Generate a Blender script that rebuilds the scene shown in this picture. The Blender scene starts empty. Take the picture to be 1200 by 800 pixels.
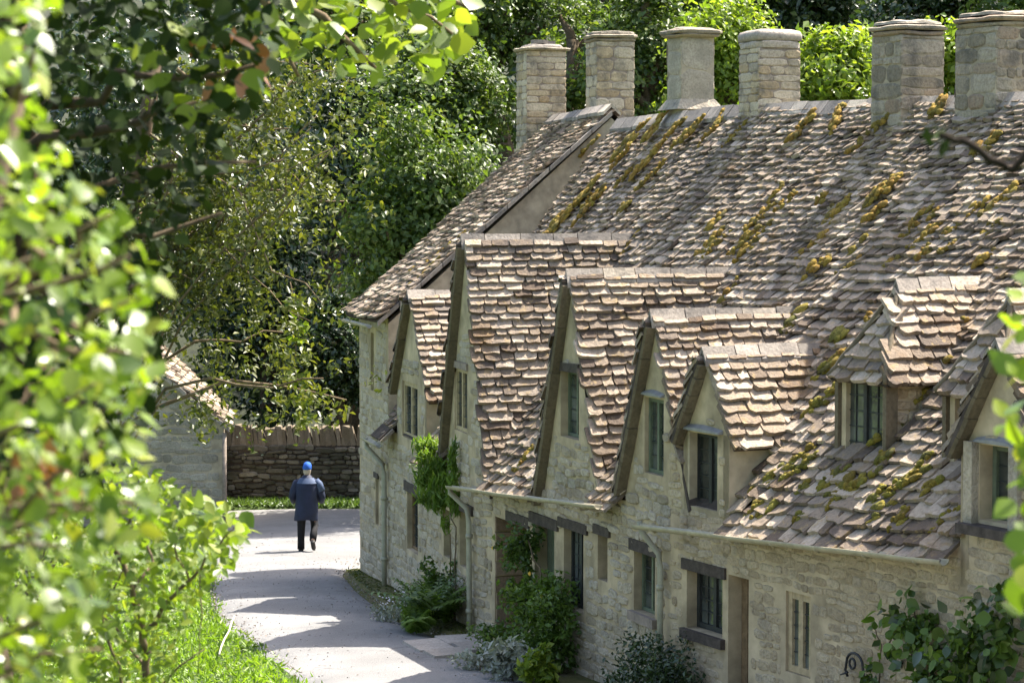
import bpy, bmesh, math, random
import numpy as np
from mathutils import Vector as V, Matrix, noise
from mathutils.bvhtree import BVHTree

sc = bpy.context.scene
COL = sc.collection
rnd = random.Random(11)
nrg = np.random.default_rng(5)
R = math.radians

# ------------------------------------------------------------------ camera
FPX = 2833.0                      # focal length in photo pixels (1200 wide)
CAMZ = 6.0
TILT = math.atan(160 / FPX)
cam_d = bpy.data.cameras.new('camera')
cam = bpy.data.objects.new('camera', cam_d)
COL.objects.link(cam)
cam_d.sensor_width = 36.0
cam_d.lens = 36.0 * FPX / 1200
cam_d.clip_start = 0.1
cam_d.clip_end = 3000
cam.location = (0, 0, CAMZ)
cam.rotation_euler = (math.pi / 2 - TILT, 0, 0)
cam_d.dof.use_dof = True
cam_d.dof.focus_distance = 31
cam_d.dof.aperture_fstop = 5.6
cam_d.dof.aperture_blades = 7
sc.camera = cam

# ------------------------------------------------------------------ light
SUN_EL, SUN_AZ_X, SUN_AZ_Y = R(57.5), 0.84, 0.54
wd = bpy.data.worlds.new('World')
sc.world = wd
wd.use_nodes = True
nt = wd.node_tree
nt.nodes.clear()
o_ = nt.nodes.new('ShaderNodeOutputWorld')
b_ = nt.nodes.new('ShaderNodeBackground')
s_ = nt.nodes.new('ShaderNodeTexSky')
s_.sky_type = 'NISHITA'
s_.sun_disc = False
s_.sun_elevation = SUN_EL
s_.sun_rotation = math.atan2(SUN_AZ_X, SUN_AZ_Y)
s_.dust_density = 4.0
s_.ozone_density = 0.6
b_.inputs[1].default_value = 0.13
nt.links.new(s_.outputs[0], b_.inputs[0])
nt.links.new(b_.outputs[0], o_.inputs[0])
sun_d = bpy.data.lights.new('sun', 'SUN')
sun_d.energy = 4.8
sun_d.angle = R(0.5)
sun_d.color = (1.0, 0.94, 0.84)
sun = bpy.data.objects.new('sun', sun_d)
COL.objects.link(sun)
sdir = V((SUN_AZ_X, SUN_AZ_Y, 0)).normalized() * math.cos(SUN_EL) + V((0, 0, math.sin(SUN_EL)))
sun.rotation_euler = sdir.to_track_quat('Z', 'Y').to_euler()
sun.location = sdir * 60
sc.view_settings.view_transform = 'Standard'
sc.view_settings.look = 'None'
sc.view_settings.exposure = 1.7
sc.view_settings.gamma = 1.0
sc.render.engine = 'CYCLES'
sc.cycles.use_denoising = True
sc.cycles.max_bounces = 8
sc.cycles.transparent_max_bounces = 8
sc.cycles.sample_clamp_indirect = 6


# ------------------------------------------------------------------ materials
def new_mat(name):
    m = bpy.data.materials.new(name)
    m.use_nodes = True
    n = m.node_tree
    n.nodes.clear()
    out = n.nodes.new('ShaderNodeOutputMaterial')
    bs = n.nodes.new('ShaderNodeBsdfPrincipled')
    n.links.new(bs.outputs[0], out.inputs[0])
    return m, n, bs, out


def ramp(n, fac, stops, interp='LINEAR'):
    r = n.nodes.new('ShaderNodeValToRGB')
    r.color_ramp.interpolation = interp
    el = r.color_ramp.elements
    while len(el) < len(stops):
        el.new(0.5)
    for e, (p, c) in zip(el, stops):
        e.position = p
        e.color = (c[0], c[1], c[2], 1)
    n.links.new(fac, r.inputs[0])
    return r.outputs[0]


def tex_noise(n, scale, detail=4, rough=0.6, vec=None, dim=None):
    t = n.nodes.new('ShaderNodeTexNoise')
    t.inputs['Scale'].default_value = scale
    t.inputs['Detail'].default_value = detail
    t.inputs['Roughness'].default_value = rough
    if vec is not None:
        n.links.new(vec, t.inputs['Vector'])
    return t.outputs[0]


def mathn(n, op, a, b=None, clamp=False):
    t = n.nodes.new('ShaderNodeMath')
    t.operation = op
    t.use_clamp = clamp
    for i, x in enumerate((a, b)):
        if x is None:
            continue
        if isinstance(x, (int, float)):
            t.inputs[i].default_value = x
        else:
            n.links.new(x, t.inputs[i])
    return t.outputs[0]


def mixc(n, fac, a, b, mode='MIX'):
    t = n.nodes.new('ShaderNodeMix')
    t.data_type = 'RGBA'
    t.blend_type = mode
    for sock, x in ((t.inputs[0], fac), (t.inputs[6], a), (t.inputs[7], b)):
        if isinstance(x, (int, float)):
            sock.default_value = x
        elif isinstance(x, tuple):
            sock.default_value = (*x, 1)
        else:
            n.links.new(x, sock)
    return t.outputs[2]


def wpos(n):
    g = n.nodes.new('ShaderNodeNewGeometry')
    return g.outputs['Position'], g.outputs['Random Per Island']


def rand_piece(n):
    g = n.nodes.new('ShaderNodeNewGeometry')
    oi = n.nodes.new('ShaderNodeObjectInfo')
    return mathn(n, 'FRACT', mathn(n, 'ADD', g.outputs['Random Per Island'], oi.outputs['Random']))


def bump(n, bs, h, strength=0.3, dist=0.02):
    b = n.nodes.new('ShaderNodeBump')
    b.inputs['Strength'].default_value = strength
    b.inputs['Distance'].default_value = dist
    n.links.new(h, b.inputs['Height'])
    n.links.new(b.outputs[0], bs.inputs['Normal'])


def piece_mat(name, stops, stain=None, stain_amt=0.5, stain_scale=2.5, spec=0.3, rough=0.85, fine=28, bstr=0.5, bdist=0.02,
              lichen=None, lichen_amt=0.0, patch=None, patch_amt=0.5):
    """Material whose colour differs from piece to piece, with stains and grain."""
    m, n, bs, out = new_mat(name)
    pos, _ = wpos(n)
    c = ramp(n, rand_piece(n), stops)
    g = tex_noise(n, fine, 5, 0.65, pos)
    c = mixc(n, 1.0, c, ramp(n, g, [(0.25, (0.62, 0.6, 0.58)), (0.5, (1, 1, 1)), (0.75, (1.25, 1.25, 1.25))]), 'MULTIPLY')
    if stain is not None:
        s = tex_noise(n, stain_scale, 6, 0.65, pos)
        k = mathn(n, 'MULTIPLY', ramp(n, s, [(0.48, (0, 0, 0)), (0.66, (1, 1, 1))]), stain_amt)
        c = mixc(n, k, c, stain)
    if lichen is not None:
        s = tex_noise(n, 9, 3, 0.7, pos)
        k = mathn(n, 'MULTIPLY', ramp(n, s, [(0.57, (0, 0, 0)), (0.64, (1, 1, 1))]), lichen_amt)
        c = mixc(n, k, c, lichen)
    if patch is not None:
        s = tex_noise(n, 1.1, 7, 0.72, pos)
        k = mathn(n, 'MULTIPLY', ramp(n, s, [(0.56, (0, 0, 0)), (0.68, (1, 1, 1))]), patch_amt)
        c = mixc(n, k, c, patch)
    n.links.new(c, bs.inputs['Base Color'])
    bs.inputs['Roughness'].default_value = rough
    bs.inputs['Specular IOR Level'].default_value = spec
    bump(n, bs, g, bstr, bdist)
    return m


def plain_mat(name, col, rough=0.7, spec=0.3, var=0.25, scale=6, metal=0.0):
    m, n, bs, out = new_mat(name)
    pos, _ = wpos(n)
    g = tex_noise(n, scale, 5, 0.6, pos)
    lo = tuple(x * (1 - var) for x in col)
    hi = tuple(min(1, x * (1 + var)) for x in col)
    c = ramp(n, g, [(0.3, lo), (0.7, hi)])
    n.links.new(c, bs.inputs['Base Color'])
    bs.inputs['Roughness'].default_value = rough
    bs.inputs['Specular IOR Level'].default_value = spec
    bs.inputs['Metallic'].default_value = metal
    bump(n, bs, tex_noise(n, scale * 6, 4, 0.6, pos), 0.2, 0.01)
    return m


def leaf_mat(name, stops, trans=0.35, rough=0.42, spec=0.5, tcol=(1.25, 1.3, 0.5)):
    m, n, bs, out = new_mat(name)
    pos, _ = wpos(n)
    c = ramp(n, rand_piece(n), stops)
    big = tex_noise(n, 0.8, 3, 0.6, pos)
    c = mixc(n, 1.0, c, ramp(n, big, [(0.3, (0.7, 0.72, 0.75)), (0.7, (1.25, 1.22, 1.1))]), 'MULTIPLY')
    n.links.new(c, bs.inputs['Base Color'])
    bs.inputs['Roughness'].default_value = rough
    bs.inputs['Specular IOR Level'].default_value = spec
    t = n.nodes.new('ShaderNodeBsdfTranslucent')
    tc = mixc(n, 1.0, c, tcol, 'MULTIPLY')
    n.links.new(tc, t.inputs[0])
    mx = n.nodes.new('ShaderNodeMixShader')
    mx.inputs[0].default_value = trans
    n.links.new(bs.outputs[0], mx.inputs[1])
    n.links.new(t.outputs[0], mx.inputs[2])
    n.links.new(mx.outputs[0], out.inputs[0])
    return m


MT = {}
MT['tile'] = piece_mat('stone_slate', [(0.0, (0.098, 0.068, 0.048)), (0.18, (0.178, 0.134, 0.096)), (0.45, (0.272, 0.21, 0.152)),
                                       (0.7, (0.354, 0.281, 0.209)), (0.9, (0.475, 0.388, 0.30)), (1.0, (0.17, 0.136, 0.107))],
                       stain=(0.07, 0.06, 0.056), stain_amt=0.55, stain_scale=1.3, lichen=(0.34, 0.24, 0.11), lichen_amt=0.55, bstr=0.8, patch=(0.20, 0.115, 0.045), patch_amt=0.6)
MT['ridge'] = piece_mat('ridge_stone', [(0.0, (0.20, 0.175, 0.15)), (0.5, (0.30, 0.26, 0.22)), (0.85, (0.42, 0.36, 0.30)), (1.0, (0.58, 0.49, 0.37))],
                        stain=(0.09, 0.085, 0.08), stain_amt=0.7, stain_scale=3)
MT['deck'] = plain_mat('roof_underside', (0.075, 0.06, 0.05), 0.95, 0.1, 0.4, 8)
MT['verge'] = piece_mat('verge_stone', [(0, (0.125, 0.098, 0.06)), (1, (0.175, 0.14, 0.09))], stain=(0.07, 0.06, 0.04), stain_amt=0.6, stain_scale=5)
MT['lime'] = piece_mat('limewashed_stone', [(0, (0.42, 0.325, 0.205)), (0.3, (0.51, 0.405, 0.265)), (0.7, (0.59, 0.48, 0.325)), (1.0, (0.46, 0.38, 0.275))],
                       stain=(0.24, 0.19, 0.13), stain_amt=0.65, stain_scale=1.7, bstr=1.3, bdist=.03, patch=(0.43, 0.37, 0.285), patch_amt=.4)
MT['mortar'] = plain_mat('lime_mortar', (0.43, 0.345, 0.225), 0.95, 0.1, 0.4, 2.2)
MT['rubble'] = piece_mat('rubble_stone', [(0, (0.38, 0.31, 0.215)), (0.3, (0.49, 0.41, 0.295)), (0.7, (0.58, 0.495, 0.37)), (1.0, (0.44, 0.385, 0.30))],
                         stain=(0.24, 0.195, 0.135), stain_amt=0.6, stain_scale=2.4, bstr=1.3, bdist=.03, patch=(0.47, 0.42, 0.34), patch_amt=.55)
MT['ashlar'] = piece_mat('chimney_stone', [(0, (0.38, 0.28, 0.17)), (0.3, (0.52, 0.41, 0.27)), (0.55, (0.45, 0.375, 0.275)), (0.8, (0.60, 0.50, 0.37)), (1.0, (0.36, 0.30, 0.235))],
                         stain=(0.12, 0.11, 0.09), stain_amt=0.75, stain_scale=2.6, bstr=0.8)
MT['greystone'] = piece_mat('grey_chimney_stone', [(0, (0.21, 0.175, 0.13)), (0.4, (0.31, 0.265, 0.20)), (0.8, (0.39, 0.335, 0.26)), (1.0, (0.28, 0.205, 0.145))],
                            stain=(0.09, 0.085, 0.075), stain_amt=0.75, stain_scale=3, bstr=1.0, patch=(0.40, 0.36, 0.29), patch_amt=.5)
MT['render'] = plain_mat('grey_render', (0.36, 0.305, 0.225), 0.95, 0.1, 0.35, 4)
MT['plaster'] = plain_mat('pale_plaster', (0.44, 0.365, 0.25), 0.95, 0.1, 0.25, 4)
MT['lintel'] = plain_mat('dark_timber_lintel', (0.075, 0.06, 0.05), 0.85, 0.2, 0.4, 12)
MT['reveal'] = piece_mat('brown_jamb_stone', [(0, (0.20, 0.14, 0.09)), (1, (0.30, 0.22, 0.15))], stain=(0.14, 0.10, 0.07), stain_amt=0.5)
MT['sill'] = plain_mat('stone_sill', (0.26, 0.21, 0.17), 0.9, 0.2, 0.3, 9)
MT['oak'] = plain_mat('pale_oak', (0.42, 0.33, 0.20), 0.8, 0.2, 0.25, 14)
MT['brownoak'] = plain_mat('brown_boards', (0.20, 0.135, 0.075), 0.8, 0.2, 0.35, 14)
MT['darkframe'] = plain_mat('dark_window_frame', (0.03, 0.032, 0.03), 0.6, 0.4, 0.3, 10)
MT['greenframe'] = plain_mat('sage_paint', (0.12, 0.145, 0.095), 0.55, 0.4, 0.2, 10)
MT['gutter'] = plain_mat('cream_green_gutter', (0.37, 0.325, 0.21), 0.5, 0.4, 0.22, 9)
MT['pipe'] = plain_mat('pale_sage_pipe', (0.33, 0.31, 0.225), 0.5, 0.4, 0.15, 9)
MT['lead'] = plain_mat('lead_flashing', (0.24, 0.235, 0.23), 0.45, 0.5, 0.2, 9)
MT['iron'] = plain_mat('black_iron', (0.02, 0.02, 0.022), 0.5, 0.5, 0.3, 20)
MT['bark'] = plain_mat('bark', (0.10, 0.075, 0.05), 0.95, 0.1, 0.45, 14)
MT['darkbark'] = plain_mat('dark_bark', (0.032, 0.024, 0.018), 0.95, 0.1, 0.4, 14)
MT['twig'] = plain_mat('twig_bark', (0.16, 0.12, 0.075), 0.95, 0.1, 0.4, 14)
MT['dead'] = leaf_mat('dead_leaf', [(0, (0.06, 0.045, 0.03)), (1, (0.16, 0.11, 0.06))], 0.1)
MT['grit'] = piece_mat('road_grit', [(0, (0.10, 0.095, 0.09)), (1, (0.40, 0.37, 0.33))])
MT['copper'] = leaf_mat('withered_leaf', [(0, (0.20, 0.08, 0.04)), (1, (0.38, 0.19, 0.11))], 0.25)

m, n, bs, out = new_mat('window_glass')
pos, _ = wpos(n)
c = ramp(n, tex_noise(n, 2.0, 2, 0.5, pos), [(0.35, (0.018, 0.02, 0.018)), (0.5, (0.06, 0.066, 0.058)), (0.7, (0.15, 0.16, 0.14))])  # mottled base colour imitates reflections in the panes
n.links.new(c, bs.inputs['Base Color'])
bs.inputs['Roughness'].default_value = 0.08
bs.inputs['Specular IOR Level'].default_value = 0.8
bump(n, bs, tex_noise(n, 9, 2, 0.5, pos), 0.15, 0.03)
MT['glass'] = m

# moss: ochre to yellow-green cushions
m, n, bs, out = new_mat('moss_cushion')
pos, _ = wpos(n)
c = ramp(n, rand_piece(n), [(0, (0.27, 0.155, 0.028)), (0.45, (0.38, 0.245, 0.04)), (0.7, (0.30, 0.225, 0.035)), (1, (0.17, 0.13, 0.04))])
g = tex_noise(n, 45, 4, 0.7, pos)
c = mixc(n, 1.0, c, ramp(n, g, [(0.3, (0.45, 0.45, 0.45)), (0.65, (1.25, 1.25, 1.2))]), 'MULTIPLY')
n.links.new(c, bs.inputs['Base Color'])
bs.inputs['Roughness'].default_value = 1.0
bump(n, bs, g, 1.0, 0.04)
MT['moss'] = m
m2 = m.copy()
m2.name = 'green_moss_cushion'
for nd in m2.node_tree.nodes:
    if nd.type == 'VALTORGB' and abs(nd.color_ramp.elements[0].color[2] - 0.028) < 1e-3:
        for e, cc in zip(nd.color_ramp.elements, [(0.20, 0.14, 0.02), (0.32, 0.25, 0.035), (0.24, 0.22, 0.03), (0.13, 0.12, 0.03)]):
            e.color = (*cc, 1)
MT['gmoss'] = m2

# road: worn pale asphalt
m, n, bs, out = new_mat('worn_asphalt')
pos, _ = wpos(n)
a = tex_noise(n, 0.7, 5, 0.6, pos)
f = tex_noise(n, 60, 4, 0.75, pos)
c = ramp(n, a, [(0.3, (0.145, 0.142, 0.138)), (0.55, (0.195, 0.19, 0.184)), (0.75, (0.245, 0.238, 0.228))])
c = mixc(n, 1.0, c, ramp(n, f, [(0.3, (0.72, 0.72, 0.72)), (0.7, (1.2, 1.2, 1.2))]), 'MULTIPLY')
n.links.new(c, bs.inputs['Base Color'])
bs.inputs['Roughness'].default_value = 0.9
vor = n.nodes.new('ShaderNodeTexVoronoi')
vor.feature = 'DISTANCE_TO_EDGE'
vor.inputs['Scale'].default_value = .55
wob = n.nodes.new('ShaderNodeVectorMath')
wob.operation = 'ADD'
nn = n.nodes.new('ShaderNodeTexNoise')
nn.inputs['Scale'].default_value = 1.6
nn.inputs['Detail'].default_value = 5
n.links.new(pos, nn.inputs['Vector'])
n.links.new(pos, wob.inputs[0])
n.links.new(nn.outputs['Color'], wob.inputs[1])
n.links.new(wob.outputs[0], vor.inputs['Vector'])
ck = mathn(n, 'MULTIPLY', ramp(n, vor.outputs['Distance'], [(0.0, (1, 1, 1)), (0.012, (0, 0, 0))]), ramp(n, tex_noise(n, .5, 3, .6, pos), [(0.45, (0, 0, 0)), (0.6, (1, 1, 1))]))
c = mixc(n, mathn(n, 'MULTIPLY', ck, .6), c, (0.06, 0.058, 0.055))
pt = ramp(n, tex_noise(n, .33, 2, .4, pos), [(0.56, (0, 0, 0)), (0.575, (1, 1, 1))])
c = mixc(n, mathn(n, 'MULTIPLY', pt, .35), c, (0.15, 0.147, 0.145))
n.links.new(c, bs.inputs['Base Color'])
bump(n, bs, f, 0.7, 0.015)
MT['road'] = m

m, n, bs, out = new_mat('grassy_earth')
pos, _ = wpos(n)
a = tex_noise(n, 0.5, 6, 0.65, pos)
f = tex_noise(n, 25, 5, 0.75, pos)
c = ramp(n, a, [(0.35, (0.045, 0.075, 0.018)), (0.55, (0.07, 0.115, 0.022)), (0.72, (0.10, 0.085, 0.04))])
c = mixc(n, 1.0, c, ramp(n, f, [(0.3, (0.55, 0.55, 0.5)), (0.7, (1.35, 1.35, 1.2))]), 'MULTIPLY')
n.links.new(c, bs.inputs['Base Color'])
bs.inputs['Roughness'].default_value = 1.0
bump(n, bs, f, 1.0, 0.05)
MT['ground'] = m

m, n, bs, out = new_mat('mossy_verge')
pos, _ = wpos(n)
a = tex_noise(n, 2.5, 5, 0.65, pos)
f = tex_noise(n, 40, 5, 0.75, pos)
c = ramp(n, a, [(0.3, (0.06, 0.085, 0.02)), (0.5, (0.13, 0.12, 0.03)), (0.7, (0.17, 0.14, 0.085))])
c = mixc(n, 1.0, c, ramp(n, f, [(0.3, (0.6, 0.6, 0.55)), (0.7, (1.3, 1.3, 1.2))]), 'MULTIPLY')
n.links.new(c, bs.inputs['Base Color'])
bs.inputs['Roughness'].default_value = 1.0
bump(n, bs, f, 1.0, 0.04)
MT['vergemoss'] = m

MT['leaf_bright'] = leaf_mat('bright_spring_leaf', [(0, (0.11, 0.18, 0.015)), (0.5, (0.17, 0.26, 0.02)), (0.85, (0.26, 0.35, 0.035)), (1, (0.34, 0.35, 0.05))], 0.5, 0.3, 0.6)
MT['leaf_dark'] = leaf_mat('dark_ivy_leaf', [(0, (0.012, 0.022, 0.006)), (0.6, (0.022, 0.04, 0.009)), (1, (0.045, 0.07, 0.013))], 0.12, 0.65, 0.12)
MT['leaf_olive'] = leaf_mat('olive_leaf', [(0, (0.045, 0.062, 0.012)), (0.6, (0.085, 0.105, 0.018)), (1, (0.15, 0.155, 0.03))], 0.35, 0.4)
MT['leaf_maple'] = leaf_mat('maple_leaf', [(0, (0.10, 0.16, 0.02)), (0.6, (0.16, 0.23, 0.025)), (1, (0.24, 0.28, 0.045))], 0.5, 0.4)
MT['leaf_mid'] = leaf_mat('woodland_leaf', [(0, (0.045, 0.08, 0.018)), (0.5, (0.085, 0.14, 0.026)), (0.85, (0.135, 0.19, 0.038)), (1, (0.19, 0.23, 0.06))], 0.38, 0.45, 0.5)
MT['leaf_deep'] = leaf_mat('evergreen_leaf', [(0, (0.018, 0.04, 0.014)), (0.6, (0.035, 0.065, 0.02)), (1, (0.065, 0.10, 0.035))], 0.2, 0.3, 0.7)
MT['leaf_lime'] = leaf_mat('lime_green_leaf', [(0, (0.10, 0.17, 0.02)), (0.5, (0.19, 0.27, 0.032)), (1, (0.30, 0.36, 0.055))], 0.5, 0.4)
MT['leaf_shrub'] = leaf_mat('garden_leaf', [(0, (0.05, 0.09, 0.018)), (0.6, (0.10, 0.17, 0.03)), (1, (0.15, 0.23, 0.05))], 0.35, 0.4)
MT['leaf_fern'] = leaf_mat('fern_leaf', [(0, (0.10, 0.18, 0.025)), (0.6, (0.16, 0.26, 0.04)), (1, (0.22, 0.30, 0.07))], 0.45, 0.45)
MT['leaf_grey'] = leaf_mat('silver_leaf', [(0, (0.22, 0.25, 0.21)), (1, (0.42, 0.43, 0.40))], 0.2, 0.6)
MT['grass'] = leaf_mat('lawn_grass', [(0, (0.13, 0.23, 0.02)), (0.6, (0.19, 0.31, 0.028)), (1, (0.26, 0.36, 0.05))], 0.45, 0.5)
MT['flower'] = plain_mat('yellow_rose', (0.70, 0.46, 0.08), 0.7, 0.2, 0.15, 20)
MT['whiteflower'] = plain_mat('white_bloom', (0.75, 0.70, 0.74), 0.7, 0.2, 0.1, 20)
MT['jacket'] = plain_mat('navy_jacket', (0.010, 0.016, 0.042), 0.7, 0.35, 0.3, 5)
MT['yoke'] = plain_mat('pale_blue_yoke', (0.05, 0.075, 0.14), 0.7, 0.3, 0.2, 5)
MT['trouser'] = plain_mat('black_trousers', (0.012, 0.012, 0.014), 0.85, 0.2, 0.3, 8)
MT['cap'] = plain_mat('blue_cap', (0.025, 0.10, 0.42), 0.75, 0.2, 0.15, 12)
MT['skin'] = plain_mat('skin', (0.45, 0.27, 0.19), 0.6, 0.3, 0.1, 12)
MT['shoe'] = plain_mat('dark_shoe', (0.02, 0.018, 0.016), 0.6, 0.4, 0.2, 12)
MT['rope'] = plain_mat('pale_cane', (0.45, 0.41, 0.30), 0.7, 0.2, 0.1, 12)
MT['flag'] = piece_mat('flagstone', [(0, (0.34, 0.29, 0.24)), (1, (0.46, 0.40, 0.34))], stain=(0.2, 0.19, 0.17), stain_amt=0.5, stain_scale=2)

# ------------------------------------------------------------------ object helpers
WMX = {}


def put(o, parent=None, M=None):
    M = M or Matrix()
    COL.objects.link(o)
    if parent is not None:
        o.parent = parent
        o.matrix_basis = WMX[parent.name].inverted() @ M
    else:
        o.matrix_basis = M
    WMX[o.name] = M
    return o


def props(o, label=None, cat=None, group=None, kind=None):
    if label: o['label'] = label
    if cat: o['category'] = cat
    if group: o['group'] = group
    if kind: o['kind'] = kind
    return o


def empty(name, loc, label, cat, group=None):
    o = bpy.data.objects.new(name, None)
    o.empty_display_size = 0.3
    put(o, None, Matrix.Translation(loc))
    return props(o, label, cat, group)


class MB:
    def __init__(s):
        s.v, s.f, s.sm = [], [], []

    def add(s, vs, fs, smooth=False):
        b = len(s.v)
        s.v.extend(tuple(v) for v in vs)
        s.f.extend(tuple(i + b for i in f) for f in fs)
        s.sm.extend([smooth] * len(fs))

    def quad(s, a, b, c, d):
        s.add([a, b, c, d], [(0, 1, 2, 3)])

    def hexa(s, p):        # 8 corners: 0-3 bottom loop, 4-7 top loop
        s.add(p, [(3, 2, 1, 0), (4, 5, 6, 7), (0, 1, 5, 4), (1, 2, 6, 5), (2, 3, 7, 6), (3, 0, 4, 7)])

    def box(s, c, ax, ay, az, sx, sy, sz):
        c, ax, ay, az = V(c), V(ax), V(ay), V(az)
        x, y, z = ax * sx / 2, ay * sy / 2, az * sz / 2
        s.hexa([c - x - y - z, c + x - y - z, c + x + y - z, c - x + y - z, c - x - y + z, c + x - y + z, c + x + y + z, c - x + y + z])

    def tube(s, path, radii, n=8, cap=True):
        path = [V(p) for p in path]
        if isinstance(radii, (int, float)):
            radii = [radii] * len(path)
        vs, fs = [], []
        up = V((0.13, 0.27, 0.95)).normalized()
        for i, p in enumerate(path):
            t = (path[min(i + 1, len(path) - 1)] - path[max(i - 1, 0)])
            t = t.normalized() if t.length > 1e-9 else V((0, 0, 1))
            a = up.cross(t)
            if a.length < 0.1:
                a = V((1, 0, 0)).cross(t)
            a.normalize()
            b = t.cross(a)
            for k in range(n):
                an = 2 * math.pi * k / n
                vs.append(p + (a * math.cos(an) + b * math.sin(an)) * radii[i])
        for i in range(len(path) - 1):
            for k in range(n):
                k2 = (k + 1) % n
                fs.append((i * n + k, i * n + k2, (i + 1) * n + k2, (i + 1) * n + k))
        if cap:
            fs.append(tuple(range(n - 1, -1, -1)))
            fs.append(tuple((len(path) - 1) * n + k for k in range(n)))
        s.add(vs, fs, True)

    def loft(s, rings, cap=True, smooth=True):
        n = len(rings[0])
        vs = [p for r in rings for p in r]
        fs = []
        for i in range(len(rings) - 1):
            for k in range(n):
                k2 = (k + 1) % n
                fs.append((i * n + k, i * n + k2, (i + 1) * n + k2, (i + 1) * n + k))
        if cap:
            fs.append(tuple(range(n - 1, -1, -1)))
            fs.append(tuple((len(rings) - 1) * n + k for k in range(n)))
        s.add(vs, fs, smooth)

    def build(s, name, mat, parent=None, origin=None, **kw):
        a = np.array(s.v, dtype=float)
        if origin is None:
            mn, mx = a.min(0), a.max(0)
            origin = V(((mn[0] + mx[0]) / 2, (mn[1] + mx[1]) / 2, mn[2]))
        a = a - np.array(origin)
        me = bpy.data.meshes.new(name)
        me.from_pydata(a.tolist(), [], s.f)
        me.polygons.foreach_set('use_smooth', s.sm)
        me.materials.append(mat)
        o = bpy.data.objects.new(name, me)
        put(o, parent, Matrix.Translation(origin))
        return props(o, **kw)


def rep_mesh(name, mat, bases, bfaces, mats_list, parent, **kw):
    """One mesh from many transformed copies of small base pieces."""
    vs, fs, off = [], [], 0
    for (vi, M) in mats_list:
        A = np.array(M)
        b = bases[vi]
        vs.append(b @ A[:3, :3].T + A[:3, 3])
        fs.extend([tuple(i + off for i in f) for f in bfaces[vi]])
        off += len(b)
    a = np.concatenate(vs)
    mb = MB()
    mb.v = a
    mb.f = fs
    mb.sm = [bases is MBs] * len(fs)
    return mb.build(name, mat, parent, **kw)


# ---- base pieces
def make_tile_bases(k=12):
    r = random.Random(3)
    rr = lambda: r.uniform(.88, 1.0)
    out = []
    for _ in range(k):
        j = lambda a: r.uniform(-a, a)
        ch = r.uniform(0.02, 0.14)
        ch2 = r.uniform(0.02, 0.14)
        o = [(-0.5 + ch, j(.05)), (-0.15 + j(.12), j(.055)), (0.18 + j(.12), j(.055)), (0.5 - ch2, j(.05)), (0.5 * rr() + .02, 0.15 + j(.07)),
             (0.48 + j(.03), 1), (-0.48 + j(.03), 1), (-0.5 * rr() - .02, 0.15 + j(.07))]
        top = [(x * 0.97, y + 0.015, 1 + j(.22)) for x, y in o]
        bot = [(x, y, -0.6) for x, y in o]
        out.append(np.array(top + bot))
    fs = [tuple(range(8))] + [(i + 8, (i + 1) % 8 + 8, (i + 1) % 8, i) for i in range(8)]
    return out, [fs] * k


def make_stone_bases(k=14):
    r = random.Random(4)
    out = []
    for _ in range(k):
        o = []
        for (x, y) in [(-.5, -.3), (-.3, -.5), (.3, -.5), (.5, -.3), (.5, .3), (.3, .5), (-.3, .5), (-.5, .3)]:
            cx = r.uniform(0.78, 1.0) if abs(x) < .4 or True else 1
            o.append((x * r.uniform(.86, 1.02), y * r.uniform(.84, 1.02)))
        r1 = [(x, y, -0.8) for x, y in o]
        r2 = [(x * .96, y * .95, 0.45 + r.uniform(-.15, .1)) for x, y in o]
        r3 = [(x * .78, y * .74, 1.0 + r.uniform(-.2, .25)) for x, y in o]
        out.append(np.array(r1 + r2 + r3))
    fs = []
    for a in (0, 8):
        fs += [(a + i, a + (i + 1) % 8, a + 8 + (i + 1) % 8, a + 8 + i) for i in range(8)]
    fs.append(tuple(range(16, 24)))
    return out, [fs] * k


def make_moss_bases(k=6):
    r = random.Random(9)
    out, fsl = [], None
    for _ in range(k):
        vs = []
        for ring, (rad, z) in enumerate(((0.5, -0.3), (0.44, 0.45), (0.22, 0.9))):
            for i in range(7):
                an = 2 * math.pi * i / 7
                q = rad * r.uniform(.7, 1.15)
                vs.append((q * math.cos(an), q * math.sin(an), z * r.uniform(.8, 1.1)))
        vs.append((0, 0, 1.0))
        out.append(np.array(vs))
    fs = []
    for a in (0, 7):
        fs += [(a + i, a + (i + 1) % 7, a + 7 + (i + 1) % 7, a + 7 + i) for i in range(7)]
    fs += [(14 + i, 14 + (i + 1) % 7, 21) for i in range(7)]
    return out, [fs] * k


TB, TF = make_tile_bases()
SB, SF = make_stone_bases()
MBs, MFs = make_moss_bases()


def mesh_of(name, b, f, mat, smooth=False):
    me = bpy.data.meshes.new(name)
    me.from_pydata(b.tolist(), [], f)
    if smooth:
        me.polygons.foreach_set('use_smooth', [True] * len(f))
    me.materials.append(mat)
    return me


MESHCACHE = {}


def shared(kind, vi, matkey):
    k = (kind, vi, matkey)
    if k not in MESHCACHE:
        b, f = {'tile': (TB, TF), 'stone': (SB, SF)}[kind]
        MESHCACHE[k] = mesh_of(kind + '_piece', b[vi], f[vi], MT[matkey])
    return MESHCACHE[k]


OCC = []       # occluding polygons for choosing which pieces show
BVH = [None]


def occ(*p):
    OCC.append([tuple(x) for x in p])


def finish_occ():
    vs, fs = [], []
    for poly in OCC:
        b = len(vs)
        vs += poly
        fs.append(tuple(range(b, b + len(poly))))
    BVH[0] = BVHTree.FromPolygons(vs, fs)


CAMP = V((0, 0, CAMZ))


def proj(p):
    q = V(p) - CAMP
    dep = q.y * math.cos(TILT) - q.z * math.sin(TILT)
    up = q.y * math.sin(TILT) + q.z * math.cos(TILT)
    return 600 + FPX * q.x / dep, 400 - FPX * up / dep, dep


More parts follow.
